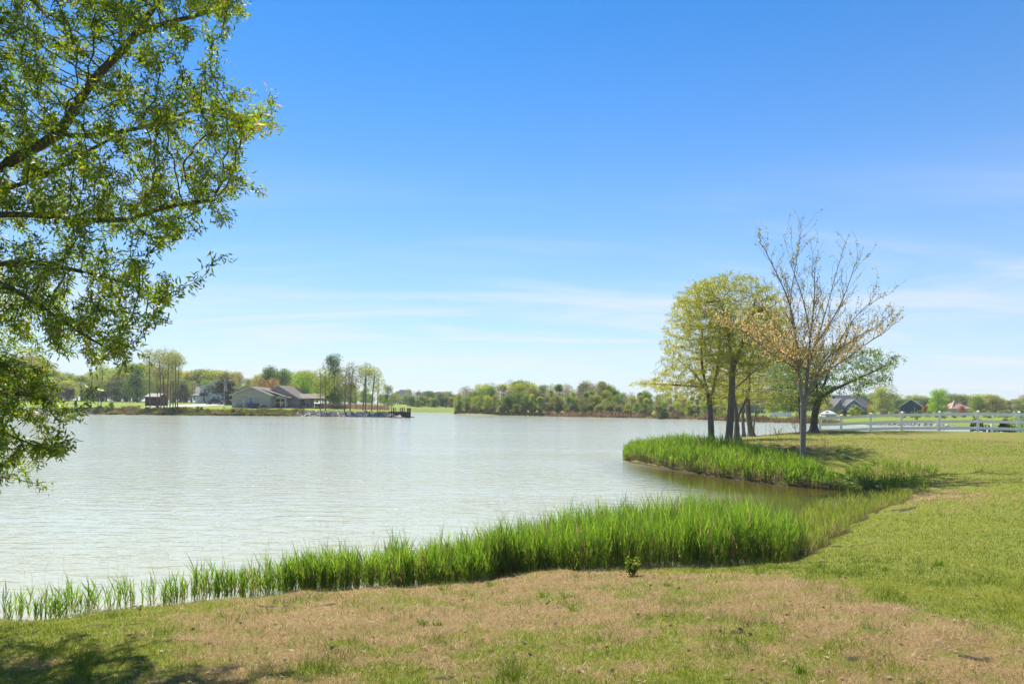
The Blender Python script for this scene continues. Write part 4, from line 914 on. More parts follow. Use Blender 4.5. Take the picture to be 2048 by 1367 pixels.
for sx in (-1, 1):
    for sy in (-1, 1): MB().box(sx * .66 - .03, sx * .66 + .03, sy * .33 - .03, sy * .33 + .03, 0, .62).build('leg', M['black'], o)
def lawn_chair(px, d, rz, label, mat, group=None):
    p = spot(px, d); o = thing('lawn_chair', label, 'chair', p, rz, group)
    MB().box(-.26, .26, -.25, .25, .36, .41).build('seat', mat, o); b_ = MB(); b_.add([(-.26, .24, .4), (.26, .24, .4), (.26, .42, .95), (-.26, .42, .95), (-.26, .29, .4), (.26, .29, .4), (.26, .47, .95), (-.26, .47, .95)],
        [(0, 1, 2, 3), (7, 6, 5, 4), (0, 4, 5, 1), (1, 5, 6, 2), (2, 6, 7, 3), (3, 7, 4, 0)]); b_.build('backrest', mat, o)
    for sx in (-1, 1):
        MB().box(sx * .28 - .03, sx * .28 + .03, -.25, .3, .56, .6).build('armrest', mat, o)
        for sy in (-1, 1): MB().box(sx * .24 - .025, sx * .24 + .025, sy * .22 - .025, sy * .22 + .025, 0, .57 if sy < 0 else .36).build('leg', mat, o)
lawn_chair(469, D - 1.2, .6, 'white lawn chair left of the low dark table', M['white'], 'white lawn chairs at the ranch house')
lawn_chair(519, D - 1.0, -.5, 'white lawn chair right of the dark bin', M['white'], 'white lawn chairs at the ranch house')
p = spot(573, D + 3.4); o = thing('lounge_chair', 'white reclining chair on the dark deck', 'chair', (p[0], p[1], hp[2] + .2), .3)
MB().box(-.3, .3, -.7, .2, .28, .34).build('seat', M['white'], o); MB().bar((0, .15, .3), (0, .75, 1.05), .6, .06).build('backrest', M['white'], o)
for sx in (-1, 1):
    for y in (-.6, .15): MB().box(sx * .26 - .03, sx * .26 + .03, y - .03, y + .03, 0, .28).build('leg', M['white'], o)
p = spot(610, D + 4.6); o = thing('picnic_table', 'dark picnic table under the open pavilion roof', 'table', (p[0], p[1], hp[2] + .2))
for k in range(5): MB().box(-1.0, 1.0, -.38 + k * .155, -.25 + k * .155, .72, .76).build('board', M['dark_wood'], o)
for sy in (-1, 1): MB().box(-1.0, 1.0, sy * .68 - .14, sy * .68 + .14, .43, .47).build('bench', M['dark_wood'], o)
for sx in (-1, 1):
    b_ = MB().bar((sx * .7, -.62, 0), (sx * .7, -.2, .72), .08, .05).bar((sx * .7, .62, 0), (sx * .7, .2, .72), .08, .05).bar((sx * .7, -.8, .4), (sx * .7, .8, .4), .08, .05); b_.build('leg', M['dark_wood'], o)
p = spot(635, D + 1.0); o = thing('barbecue_grill', 'black grill at the right end of the deck', 'grill', (p[0], p[1], p[2]))
b_ = MB().tube([(-.5, 0, .95), (.5, 0, .95)], .26, 10); b_.build('lid', M['black'], o); MB().box(-.5, .5, -.25, .25, .72, .9).build('firebox', M['black'], o)
for sx in (-1, 1): MB().box(sx * .42 - .04, sx * .42 + .04, -.2, .2, 0, .72).build('leg', M['black'], o)
p = spot(525, D - .6); o = thing('air_conditioner', 'grey box unit near the corner of the tan garage', 'unit', p)
MB().box(-.45, .45, -.35, .35, 0, .6).build('cabinet', M['dark_bin'], o); MB().tube([(0, 0, .6), (0, 0, .64)], .3, 14).build('fan_grille', M['metal'], o)

# white two-storey house
D2 = 190.0; K2 = D2 / F; hp2 = spot(436, D2)
wh = thing('white_house', 'white two-storey house with dark roof and open porch half hidden by a dark tree', 'house', hp2, R_(19))
def wx(px): return (px - 436) * K2
gable_block(wh, wx(405), wx(468), 0, 9, -.3, 4.6, 6.6, M['white_siding'], M['grey_shingle'], M['white'])
gable_block(wh, wx(395), wx(416), 2, 8, -.3, 3.2, 4.6, M['white_siding'], M['grey_shingle'], M['white'], axis='x')
wall_frame(wh, wx(409.5), wx(414), 2.9, 4.2, 0, 'window', M['white'], M['glass'], (1, 2))
for x in (409, 426, 434): wall_frame(wh, wx(x), wx(x + 4.5), .7, 2.0, 0, 'window', M['white'], M['glass'], (1, 2))
wall_frame(wh, wx(433), wx(438), 3.2, 4.3, 0, 'window', M['white'], M['glass'], (1, 2))
n_ = MB(); n_.add([(wx(387), -2.4, 2.25), (wx(418), -2.4, 2.25), (wx(418), 0, 3.0), (wx(398), 0, 3.0), (wx(387), -2.4, 2.1), (wx(418), -2.4, 2.1), (wx(418), 0, 2.85), (wx(398), 0, 2.85)],
                 [(0, 1, 2, 3), (7, 6, 5, 4), (0, 4, 5, 1), (1, 5, 6, 2), (2, 6, 7, 3), (3, 7, 4, 0)]); n_.build('porch_roof', M['grey_shingle'], wh)
for x in (391, 397, 404, 415): MB().box(wx(x) - .1, wx(x) + .1, -2.3, -2.1, -.3, 2.1).build('porch_post', M['white'], wh)
# red shed
p = spot(304, 147); o = thing('garden_shed', 'dark red shed with pale grey roof behind the bare stems', 'shed', p, -.25)
gable_block(o, -1.8, 1.8, 0, 2.6, -.2, 1.95, 2.65, M['red_wood'], M['concrete'], M['red_wood'], ov=.12, axis='x', th=.08)
d_ = MB().box(-.55, .55, -.05, .0, 0, 1.6).build('door', M['dark_wood'], o); MB().box(.4, .46, -.1, -.05, .8, .9).build('handle', M['metal'], d_)
p = spot(457, 160); o = thing('lean_to', 'low dark brown shelter between the driveway and the ranch house', 'shelter', p)
pts = [(-.9 + 1.8 * k / 8, 1.35 * math.sin(math.pi * (.12 + .76 * k / 8))) for k in range(9)]
MB().prism([(-.95, -.1)] + pts + [(.95, -.1)], 0, 2.4).build('cover', M['red_wood'], o); MB().box(-.6, .6, -.04, -.005, 0, .9).build('door', M['dark_wood'], o)
# the flag and its pole
def flagpole(px, d, ytop, label, hang=1.0):
    p = spot(px, d); h = at_d(px, ytop, d)[2] - p[2]; o = thing('flagpole', label, 'flagpole', p)
    MB().tube([(0, 0, 0), (0, 0, h)], [.055, .03], 8).build('pole', M['white'], o)
    b_ = MB(); b_.tube([(0, 0, h), (0, 0, h + .03), (0, 0, h + .09), (0, 0, h + .12)], [.01, .06, .06, .01], 8); b_.build('finial', M['metal'], o)
    MB().tube([(0, 0, -.1), (0, 0, .12)], .22, 12).build('footing', M['concrete'], o)
    return o, p, h
M['flag_red'] = plain('flag_red', (0.45, 0.03, 0.04), .8, .05); M['flag_white'] = plain('flag_white', (.75, .74, .72), .8, .03); M['flag_blue'] = plain('flag_blue', (.03, .05, .2), .8, .05)
def flag(p, ztop, label, w=1.0, hgt=1.7, ang=0):
    """limp flag: thirteen stripes running down the fold, blue canton with rows of stars at the hoist"""
    V, Fc, fm = [], [], []; ns, nr = 13, 14
    for i in range(ns + 1):
        s = i / ns
        for k in range(nr + 1):
            t_ = k / nr
            x = .05 + w * (.22 + .3 * t_) * s + .06 * math.sin(9 * s + 4 * t_); y = .13 * math.sin(14 * s + 3 * t_); z = -hgt * t_ * (1 - .12 * s) - .5 * s * w * .35
            V.append((x * math.cos(ang), y + x * math.sin(ang), z))
    for i in range(ns):
        for k in range(nr):
            a = i * (nr + 1) + k; Fc.append((a, a + nr + 1, a + nr + 2, a + 1))
            fm.append(2 if (i < 7 and k < 6 and not (i % 2 == 1 and k % 2 == 1)) else (1 if (i < 7 and k < 6) else (0 if i % 2 == 0 else 1)))
    me = mesh('flag', np.array(V), np.array(Fc), [M['flag_red'], M['flag_white'], M['flag_blue']], True, fmat=fm)
    o = link('flag', me); o.location = (p[0] + .05, p[1] - .02, ztop); return tag(o, label, 'flag')
o, p, h = flagpole(448, 139, 757, 'white flagpole on the lawn left of the ranch house'); flag(p, p[2] + h - .55, 'limp red, white and blue striped flag on the flagpole by the ranch house', 1.3, 1.9)
o, p, h = flagpole(44, 168, 738, 'pale flagpole half hidden by the overhanging leaves at the left'); flag(p, p[2] + h - 1.2, 'striped flag seen through the overhanging leaves at the left', 1.3, 1.6)
p = spot(386, 187.5); flag((p[0], p[1]), p[2] + 2.5, 'small striped flag hung from the porch of the white house', 1.2, 1.7, .4)

# cars
def car(px, d, rz, paint, label, group=None, suv=False):
    p = spot(px, d); o = thing('parked_car', label, 'car', p, rz, group); hh = 1.65 if suv else 1.42
    prof = [(-2.25, .35), (-2.28, .62), (-2.15, .82), (-1.2, .92), (.95, .93), (2.0, .84), (2.24, .66), (2.25, .38)]
    if suv: prof = [(-2.2, .4), (-2.25, .8), (-2.18, 1.0), (-1.2, 1.02), (.9, 1.02), (1.95, .95), (2.2, .75), (2.2, .42)]
    b_ = MB(); n = len(prof)
    for y, s in ((-.86, 1), (-.9, .97), (.9, .97), (.86, 1)): pass
    ys = [(-.72, .94), (-.88, 1.0), (.88, 1.0), (.72, .94)]
    P = []
    for y, s in ys: P += [(x * s, y, z if z < .5 else (z if abs(y) < .8 else z - .06)) for x, z in prof]
    fs = [(j * n + i, j * n + (i + 1) % n, (j + 1) * n + (i + 1) % n, (j + 1) * n + i) for j in range(3) for i in range(n)] + [tuple(range(n))[::-1], tuple(range(3 * n, 4 * n))]
    b_.add(P, fs); b_.build('body', paint, o)
    zb_ = .9 if not suv else 1.0
    cab = [(-1.75, zb_), (-1.1, hh - .06), (-.3, hh), (.35, hh - .05), (1.15, zb_)] if not suv else [(-2.1, zb_), (-1.85, hh - .06), (-.6, hh), (.3, hh - .05), (1.0, zb_)]
    g_ = MB(); m_ = len(cab)
    P = [(x, y * (.84 if z <= zb_ else .66), z) for y in (-1, 1) for x, z in cab]
    g_.add(P, [tuple(range(m_)), tuple(range(2 * m_ - 1, m_ - 1, -1))] + [(i, i + m_, (i + 1) % m_ + m_, (i + 1) % m_) for i in range(m_)]); g_.build('windows', M['glass'], o)
    r_ = MB(); r_.add([(cab[1][0], -.67, cab[1][1] + .012), (cab[1][0], .67, cab[1][1] + .012), (cab[2][0], .68, cab[2][1] + .02), (cab[2][0], -.68, cab[2][1] + .02), (cab[3][0], .67, cab[3][1] + .012), (cab[3][0], -.67, cab[3][1] + .012)], [(0, 3, 2, 1), (3, 5, 4, 2)])
    for s in (-1, 1):
        for (xa, za), (xb, zb2) in ((cab[0], cab[1]), (cab[4], cab[3]), ((-.25, zb_), (-.3, hh - .02))): r_.bar((xa, s * (.85 if za <= zb_ else .68), za), (xb, s * .675, zb2), .06, .06)
    r_.build('roof', paint, o)
    for x in (-1.38, 1.4):
        for s in (-1, 1):
            w_ = MB().disc_y((x, s * .80, .33), .33, .2).build('tyre', M['tyre'], o); MB().disc_y((x, s * .905, .33), .19, .03, 10).build('rim', M['metal'], w_)
    for s in (-1, 1):
        MB().box(2.13, 2.23, s * .66 - .16, s * .66 + .16, .6, .72).build('headlight', M['glass'], o); MB().box(-2.27, -2.2, s * .66 - .14, s * .66 + .14, .62, .76).build('taillight', M['flag_red'], o)
M['paint_green'] = plain('paint_dark_green', (.008, .02, .022), .2, .05, spec=.8); M['paint_white'] = plain('paint_white', (.72, .73, .74), .25, .02); M['paint_silver'] = plain('paint_silver', (.42, .43, .45), .25, .03)
M['paint_black'] = plain('paint_black', (.012, .012, .015), .25, .03)
car(430, 167, math.pi + .03, M['paint_green'], 'dark green sedan parked on the driveway before the white house')
car(816, 300, .6, M['paint_white'], 'white vehicle parked before the distant grey house', 'distant parked cars', True)
car(852, 285, .2, M['paint_silver'], 'silver car parked right of the distant lamp post', 'distant parked cars', True)
car(834, 292, .1, M['paint_black'], 'black car parked beside the distant lamp post', 'distant parked cars')
car(866, 290, .1, M['paint_black'], 'dark low car on the lawn edge right of the distant silver one', 'distant parked cars')
# driveway and path
M['gravel'] = plain('pale_gravel', (.42, .37, .31), .95, .2, 3)
def strip(name, pts, w, mat, lift=.03, n=40, kind='structure'):
    P = np.array(resample([np.array([*q, 0]) for q in pts], .8))[:, :2]; tg = np.gradient(P, axis=0); nn = np.stack([-tg[:, 1], tg[:, 0]], 1); nn /= np.linalg.norm(nn, axis=1)[:, None]
    U = np.linspace(-.5, .5, 7); XY = P[:, None, :] + nn[:, None, :] * (U[None, :, None] * w); Z = terrain(XY[..., 0], XY[..., 1]) + lift
    V = np.concatenate([XY, Z[..., None]], -1).reshape(-1, 3); m_, k = len(P), 7
    i, j = np.meshgrid(np.arange(m_ - 1), np.arange(k - 1), indexing='ij'); Fc = np.stack([i * k + j, (i + 1) * k + j, (i + 1) * k + j + 1, i * k + j + 1], -1).reshape(-1, 4)
    return tag(link(name, mesh(name, V, Fc, mat, True)), kind=kind)
strip('driveway', [spot(322, 141)[:2], spot(375, 150)[:2], spot(430, 168)[:2], spot(460, 172)[:2]], 9.0, M['gravel'])
strip('path', [spot(635, 131.5)[:2], spot(656, 131.5)[:2]], 1.2, M['concrete'])

# distant grey house across the gap
D3 = 300.0; K3 = D3 / F; hp3 = spot(808, D3); gh = thing('grey_house', 'distant grey two-storey house with steep roof beyond the dock', 'house', hp3)
gable_block(gh, -2.3, 2.3, 0, 7, -.3, 3.1, 6.3, M['grey_siding'], M['grey_shingle'], M['white'], axis='x', ov=.3)
for x in (-2.0, .4): wall_frame(gh, x, x + 1.3, 2.15, 2.95, 0, 'window', M['white'], M['glass'], (2, 1))
MB().box(-2.4, 2.4, -1.5, -.01, 1.55, 1.8).build('porch_roof', M['dark_wood'], gh)
for x in (-2.2, -.8, .8, 2.2): MB().box(x - .08, x + .08, -1.4, -1.2, -.3, 1.55).build('porch_post', M['white'], gh)
for x in (-1.6, -.2, 1.1): wall_frame(gh, x, x + .7, .3, 1.35, 0, 'window', M['white'], M['glass'])
MB().box(2.31, 5.6, .5, 5, -.3, 1.5).build('side_wing', M['white_siding'], gh)
wall_frame(gh, 3.2, 4.6, .1, 1.0, .5, 'garage_door', M['white'], M['glass'])
p = spot(838, 262); o = thing('lamp_post', 'slim lamp post with a round white lamp in the gap', 'lamp post', p); zt = at_d(838, 793, 262)[2] - p[2]
MB().tube([(0, 0, 0), (0, 0, zt)], .06, 8).build('pole', M['dark_wood'], o); b_ = MB(); b_.tube([(0, 0, zt - .25), (0, 0, zt - .1), (0, 0, zt + .1), (0, 0, zt + .25)], [.05, .24, .24, .05], 10); b_.build('globe', M['white'], o)
M['play_green'] = plain('play_green', (.02, .30, .10), .5, .1)
p = spot(890, 225); o = thing('playset_slide', 'bright green plastic slide on the lawn in the gap', 'slide', p)
MB().bar((-.7, 0, .1), (.35, 0, 1.15), .6, .08).build('chute', M['play_green'], o)
MB().bar((.4, 0, 0), (.4, 0, 1.2), .5, .1).build('ladder', M['play_green'], o)
# right-shore houses
def rhouse(px, d, label, name='house', rz=0.0): return thing(name, label, 'house', spot(px, d), rz)
o = rhouse(1508, 215, 'slate-blue two-storey house seen between the point tree trunks', 'slate_blue_house'); k = 215 / F
gable_block(o, -4.2, 3.6, 0, 7, -.5, 2.6, 4.5, M['blue_siding'], M['grey_shingle'], M['white'], axis='x')
for x in (-3.1, -1.9, 2.0): wall_frame(o, x, x + .7, 1.5, 2.4, 0, 'window', M['white'], M['glass'], (1, 2))
MB().box(3.55, 3.75, -.12, .1, -.5, 2.6).build('corner_board', M['white'], o); wall_frame(o, 2.2, 3.0, 0, .9, 0, 'window', M['white'], M['glass'], (1, 2))
o = rhouse(1700, 205, 'big grey-blue house with an arched window in its front gable', 'arched_window_house'); k = 205 / F
gable_block(o, -2.6, 5.0, 0, 8, -.5, 2.6, 5.6, M['slate_siding'], M['grey_shingle'], M['white'], axis='x')
gable_block(o, -2.4, 2.6, -2.0, 4, -.5, 2.4, 4.4, M['slate_siding'], M['grey_shingle'], M['white'], ov=.25)
b_ = MB(); arc = [(.75 * math.cos(math.pi * i / 10), 2.1 + .75 * math.sin(math.pi * i / 10)) for i in range(11)]
b_.prism([(.9 * math.cos(math.pi * i / 10) + .1, 2.1 + .9 * math.sin(math.pi * i / 10)) for i in range(11)], -2.12, -2.01); f_ = b_.build('arched_window', M['white'], o)
MB().prism([(x * .85 + .1, 2.14 + (z - 2.1) * .85) for x, z in arc], -2.16, -2.13).build('pane', M['glass'], f_)
for i in (3, 5, 7): MB().bar((.1, -2.18, 2.12), (.1 + .68 * math.cos(math.pi * i / 10), -2.18, 2.12 + .68 * math.sin(math.pi * i / 10)), .06, .04).build('muntin', M['white'], f_)
MB().box(-1.5, 1.7, -2.14, -2.01, 1.9, 2.08).build('trim', M['white'], o); wall_frame(o, -1.2, 1.4, .4, 1.75, -2.0, 'window', M['white'], M['glass'], (3, 1))
wall_frame(o, 3.3, 4.3, 1.6, 2.4, 0, 'window', M['white'], M['glass'], (2, 1))
gable_block(o, -6.2, -2.5, -.5, 6, -.5, 1.0, 4.6, M['slate_siding'], M['grey_shingle'], M['white'], xr=-3.0, ov=.2)
for x in (-5.9,): wall_frame(o, x, x + 2.2, -.3, .75, -.5, 'garage_door', M['white'], M['glass'], (2, 1))
MB().box(5.1, 7.2, -.5, 4, -.5, 1.2).build('side_wing', M['slate_siding'], o)
o = rhouse(1822, 185, 'navy blue house with a grey roof, its gable turned to the water', 'navy_house', R_(-32)); k = 185 / F
gable_block(o, -2.6, 2.6, 0, 6.5, -.5, 2.5, 4.4, M['navy_siding'], M['grey_shingle'], M['white'], ov=.2)
MB().tube([(.9, -.06, 0), (.9, -.06, 2.4)], .05, 6).build('downpipe', M['white'], o)
for y in (1.6, 3.0, 4.4): b_ = MB().box(2.605, 2.68, y - .45, y + .45, 1.0, 2.1); f_ = b_.build('window', M['white'], o); MB().box(2.685, 2.7, y - .36, y + .36, 1.08, 2.02).build('pane', M['glass'], f_)
o = rhouse(1924, 195, 'low house with a red-tan hipped roof behind the pink tree', 'red_roofed_house'); b_ = MB().box(-2.8, 2.8, 0, 7, -.5, 2.0); b_.build('wall', M['tan_siding'], o)
b_ = MB(); b_.add([(-3.1, -.3, 2.0), (3.1, -.3, 2.0), (3.1, 7.3, 2.0), (-3.1, 7.3, 2.0), (-.3, 3, 4.0), (.6, 4, 4.0)], [(0, 1, 5, 4), (1, 2, 5), (2, 3, 4, 5), (3, 0, 4), (0, 3, 2, 1)]); b_.build('roof', M['tan_shingle'], o)
wall_frame(o, -.9, .9, .6, 1.6, 0, 'window', M['white'], M['glass'], (2, 1)); b_ = MB().box(-.1, .5, 3.2, 3.9, 3.2, 4.4); b_.build('chimney', M['tan_siding'], o)
p = spot(1657, 150); o = thing('garden_tent', 'pale grey peaked garden tent left of the grey-blue house', 'tent', p)
M['canvas'] = plain('canvas', (.55, .56, .55), .8, .05)
b_ = MB(); b_.add([(-1.3, -1.3, .75), (1.3, -1.3, .75), (1.3, 1.3, .75), (-1.3, 1.3, .75), (-.3, 0, 1.5), (.3, 0, 1.5)], [(0, 1, 5, 4), (1, 2, 5), (2, 3, 4, 5), (3, 0, 4), (0, 3, 2, 1)]); b_.build('canopy', M['canvas'], o)
MB().box(-1.2, 1.2, -1.2, 1.2, -.1, .745).build('side_wall', M['canvas'], o)
o = thing('garden_fence', 'low white garden fence on the far lawn beyond the point', 'fence', spot(1560, 158))
for i in range(13): MB().box(-2.2 + i * .37, -1.9 + i * .37, -.03, .03, 0, .85).build('board', M['white'], o)
MB().box(-2.3, 2.6, .035, .08, .55, .65).build('rail', M['white'], o)

# ------------------------------------------------------------------ stony shores (stones too many to count)
def stones(name, label, pts, size, mat):
    """low-poly boulders in one mesh"""
    g = np.random.default_rng(len(pts)); ico = np.array([(0, 0, 1), (.89, 0, .45), (.28, .85, .45), (-.72, .53, .45), (-.72, -.53, .45), (.28, -.85, .45), (.72, .53, -.45), (-.28, .85, -.45), (-.89, 0, -.45), (-.28, -.85, -.45), (.72, -.53, -.45), (0, 0, -1)])
    fi = np.array([(0, 1, 2), (0, 2, 3), (0, 3, 4), (0, 4, 5), (0, 5, 1), (1, 6, 2), (2, 7, 3), (3, 8, 4), (4, 9, 5), (5, 10, 1), (6, 7, 2), (7, 8, 3), (8, 9, 4), (9, 10, 5), (10, 6, 1), (11, 7, 6), (11, 8, 7), (11, 9, 8), (11, 10, 9), (11, 6, 10)])
    n = len(pts); V = ico[None] * g.uniform(.7, 1.3, (n, 12, 1)) * (size * g.uniform(.45, 1.2, (n, 1, 1))) * g.uniform(.6, 1.2, (n, 1, 3)) + np.asarray(pts)[:, None]
    Fc = fi[None] + (np.arange(n) * 12)[:, None, None]
    va = np.repeat(g.uniform(0, 1, n), 20)
    o = link(name, mesh(name, V.reshape(-1, 3), Fc.reshape(-1, 3), mat, False, {'var': ('FACE', va)})); return tag(o, label, 'rocks', kind='stuff')
m, t, N, lk, out = nodes('riprap'); M['riprap'] = m
b = N('ShaderNodeBsdfPrincipled'); b.inputs['Roughness'].default_value = .9; a = N('ShaderNodeAttribute'); a.attribute_name = 'var'
r = ramp(N, [(0, (.10, .085, .075)), (.4, (.20, .185, .17)), (.85, (.36, .34, .32)), (1, (.55, .53, .5))]); lk(a.outputs['Fac'], r.inputs[0]); lk(r.outputs[0], b.inputs['Base Color']); lk(b.outputs[0], out.inputs[0])
def along(pts_px, n, w0, w1, g, dz=.1):
    Q = np.array([at(x, y)[:2] for x, y in pts_px]); seg = np.linalg.norm(np.diff(Q, axis=0), axis=1); cs = np.concatenate([[0], np.cumsum(seg)])
    s = g.uniform(0, cs[-1], n); X = np.interp(s, cs, Q[:, 0]); Y = np.interp(s, cs, Q[:, 1]); k = g.uniform(w0, w1, n)
    sd0 = X * 0; Y = Y + k; return np.stack([X, Y, terrain(X, Y) + dz * g.uniform(-1, 1, n)], 1)
gs = np.random.default_rng(61)
stones('rocks', 'grey boulder bank under the trees left of the dock', along([(590, 831.4), (700, 832.5), (780, 834), (800, 835.8)], 900, -.3, 2.4, gs), .30, M['riprap'])
stones('rocks', 'pale stones along the far left shore under the overhanging leaves', along([(-60, 826), (0, 826.5), (150, 828), (178, 828.2)], 500, .2, 3.0, gs), .26, M['riprap'])
stones('rocks', 'stone-edged shore beyond the white fence on the right', along([(1735, 848.7), (1850, 851), (1920, 853)], 420, -.4, 1.6, gs), .2, M['riprap'])
q = np.stack([gs.uniform(33.5, 41, 240), gs.uniform(52.5, 60, 240)], 1); sd_ = sdist(q[:, 0], q[:, 1]); q = q[(sd_ > -.6) & (sd_ < 1.8)]
stones('rocks', 'pale rocks at the water edge by the black garden chairs', np.column_stack([q, terrain(q[:, 0], q[:, 1]) + .05]), .26, M['riprap'])

# dock
D4 = 128.0; p = spot(800, D4); kx = D4 / F; dz = 1.12
o = thing('wooden_dock', 'dark weathered wooden dock jutting from the stone point', 'dock', (p[0], p[1], 0))
def kxp(px): return (px - 800) * kx
for i in range(14): MB().box(kxp(778) + i * .285, kxp(778) + i * .285 + .265, -1.2, 1.2, dz - .06, dz).build('plank', M['dark_wood'], o)
MB().box(kxp(779), kxp(819), -1.25, -1.1, dz - .34, dz - .065).box(kxp(779), kxp(819), 1.1, 1.25, dz - .34, dz - .065).build('beam', M['dark_wood'], o)
for px, top, w in ((785.5, 814.5, .07), (789, 815, .07), (803, 815, .08), (806.5, 814.5, .08), (818, 815.5, .17)):
    for y in (-1.12, 1.12): MB().tube([(kxp(px), y * (1.14), -1.0), (kxp(px), y * (1.14), at_d(px, top, D4)[2])], w, 8).build('post', M['dark_wood'], o)
MB().bar((kxp(786), -1.2, 1.0), (kxp(803), -1.2, .0), .08, .16).bar((kxp(804), -1.2, 1.0), (kxp(818), -1.2, .05), .08, .16).bar((kxp(806), -1.2, .05), (kxp(818), -1.2, .95), .08, .16).build('brace', M['dark_wood'], o)
MB().box(kxp(786), kxp(818), 1.3, 1.4, -.3, .95).build('back_wall', M['dark_wood'], o)
MB().box(kxp(818), kxp(830), -1.0, -.4, .05, .16).build('low_step', M['dark_wood'], o)
# small things on the left bank
p = spot(201, 131.5); o = thing('bucket', 'small purple bucket at the foot of the leaning stem', 'bucket', p); M['purple'] = plain('purple_plastic', (.06, .02, .2), .5, .05)
MB().tube([(0, 0, 0), (0, 0, .42)], [.2, .27], 12).build('body', M['purple'], o); MB().tube([(-.26, 0, .4), (0, 0, .6), (.26, 0, .4)], .015, 5).build('handle', M['metal'], o)
p = spot(235, 128.5); o = thing('rowing_boat', 'pale upturned boat lying low on the left bank', 'boat', (p[0], p[1], .18), .1)
b_ = MB(); b_.tube([(-1.1, 0, .02), (-.8, 0, .06), (0, 0, .1), (.8, 0, .06), (1.15, 0, 0)], [.05, .26, .34, .26, .04], 10); b_.build('hull', M['canvas'], o); MB().bar((-1.1, 0, .3), (1.1, 0, .3), .06, .12).build('keel', M['white'], o)

# ------------------------------------------------------------------ white rail fence and what stands behind it
fA, fB = spot(1641, 50.0), spot(2038, 43.0)
dirv = (fB - fA)[:2]; flen = np.linalg.norm(dirv); dirv = dirv / flen; yaw = math.atan2(dirv[1], dirv[0])
ts = []
for px in (1641, 1683, 1742, 1804, 1879, 1956, 2038):
    k = (px - CX) / F; ts.append(float((k * fA[1] - fA[0]) / (dirv[0] - k * dirv[1])))
ts += [ts[-1] + 2.4, ts[-1] + 4.8, ts[-1] + 7.2]
fence = thing('rail_fence', 'white three-rail fence across the lawn by the water', 'fence', (fA[0], fA[1], 0), yaw)
tops = []
for t_ in ts:
    x, y = fA[0] + dirv[0] * t_, fA[1] + dirv[1] * t_; z = gz(x, y); tops.append(z + 1.28)
    po = MB().box(t_ - .075, t_ + .075, -.075, .075, z - .2, z + 1.28).build('post', M['white_vinyl'], fence)
    c_ = MB().box(t_ - .095, t_ + .095, -.095, .095, z + 1.282, z + 1.32); c_.add([(t_ - .095, -.095, z + 1.321), (t_ + .095, -.095, z + 1.321), (t_ + .095, .095, z + 1.321), (t_ - .095, .095, z + 1.321), (t_, 0, z + 1.39)], [(0, 1, 4), (1, 2, 4), (2, 3, 4), (3, 0, 4)]); c_.build('post_cap', M['white_vinyl'], po)
for (ta, za), (tb, zb_) in zip(zip(ts, tops), zip(ts[1:], tops[1:])):
    for dz_ in (-.13, -.60, -1.04):
        b_ = MB(); h_ = .095; P = [(ta + .076, -.02, za + dz_ - h_), (tb - .076, -.02, zb_ + dz_ - h_), (tb - .076, .02, zb_ + dz_ - h_), (ta + .076, .02, za + dz_ - h_), (ta + .076, -.02, za + dz_ + h_), (tb - .076, -.02, zb_ + dz_ + h_), (tb - .076, .02, zb_ + dz_ + h_), (ta + .076, .02, za + dz_ + h_)]
        b_.add(P, [(0, 3, 2, 1), (4, 5, 6, 7), (0, 1, 5, 4), (1, 2, 6, 5), (2, 3, 7, 6), (3, 0, 4, 7)]); b_.build('rail', M['white_vinyl'], fence)
def adirondack(px, d, rz, label):
    p = spot(px, d); o = thing('adirondack_chair', label, 'chair', p, rz, 'black garden chairs behind the fence')
    for k in range(6): MB().box(-.33, .33, -.42 + k * .13, -.31 + k * .13, .36 - k * .025, .385 - k * .025).build('seat_slat', M['black'], o)
    for k in range(7):
        x = -.30 + k * .1; hh = 1.08 - .012 * (k - 3) ** 2 * 1.6
        b_ = MB(); b_.bar((x * .9, .34, .22), (x * 1.12, .66, hh), .088, .025); b_.build('back_slat', M['black'], o)
    MB().bar((-.36, .62, .82), (.36, .62, .82), .05, .07).build('back_brace', M['black'], o)
    for s in (-1, 1):
        MB().box(s * .40 - .07, s * .40 + .07, -.45, .5, .585, .61).build('armrest', M['black'], o)
        MB().box(s * .36 - .03, s * .36 + .03, -.44, -.34, 0, .584).build('front_leg', M['black'], o); MB().bar((s * .36, -.4, .34), (s * .36, .75, 0.03), .03, .12).build('rear_leg', M['black'], o)
        MB().box(s * .36 - .03, s * .36 + .03, .48, .56, .12, .6).build('arm_post', M['black'], o)
adirondack(1997, 47.5, math.pi + .05, 'black slatted garden chair seen from behind, right one behind the fence')
adirondack(1957, 47.2, math.pi - .75, 'black slatted garden chair turned sideways, left one behind the fence')
p = spot(1984, 46.8); b_ = MB().box(-.07, .07, -.07, .07, -.1, .72).build('short_post', M['white_vinyl']); b_.location = p; tag(b_, 'short white post beside the black garden chairs', 'post')
# white stair and rail on the far side of the cove
p = spot(1882, 92); o = thing('dock_steps', 'white railing and steps on the shore across the cove', 'railing', p)
for i in range(4): MB().box(-1.3 + i * .7, -1.22 + i * .7, -.05, .05, -.1, .8).build('post', M['white'], o)
MB().box(-1.3, .9, -.06, .06, .8, .9).build('rail', M['white'], o); MB().box(-1.25, -.2, -.03, .03, .05, .7).build('panel', M['white'], o)
MB().bar((.9, 0, .85), (1.6, 0, .15), .08, .12).build('stair_rail', M['white'], o)
for i in range(3): MB().box(.92 + i * .22, 1.12 + i * .22, -.4, .4, .5 - i * .2, .55 - i * .2).build('step', M['white'], o)
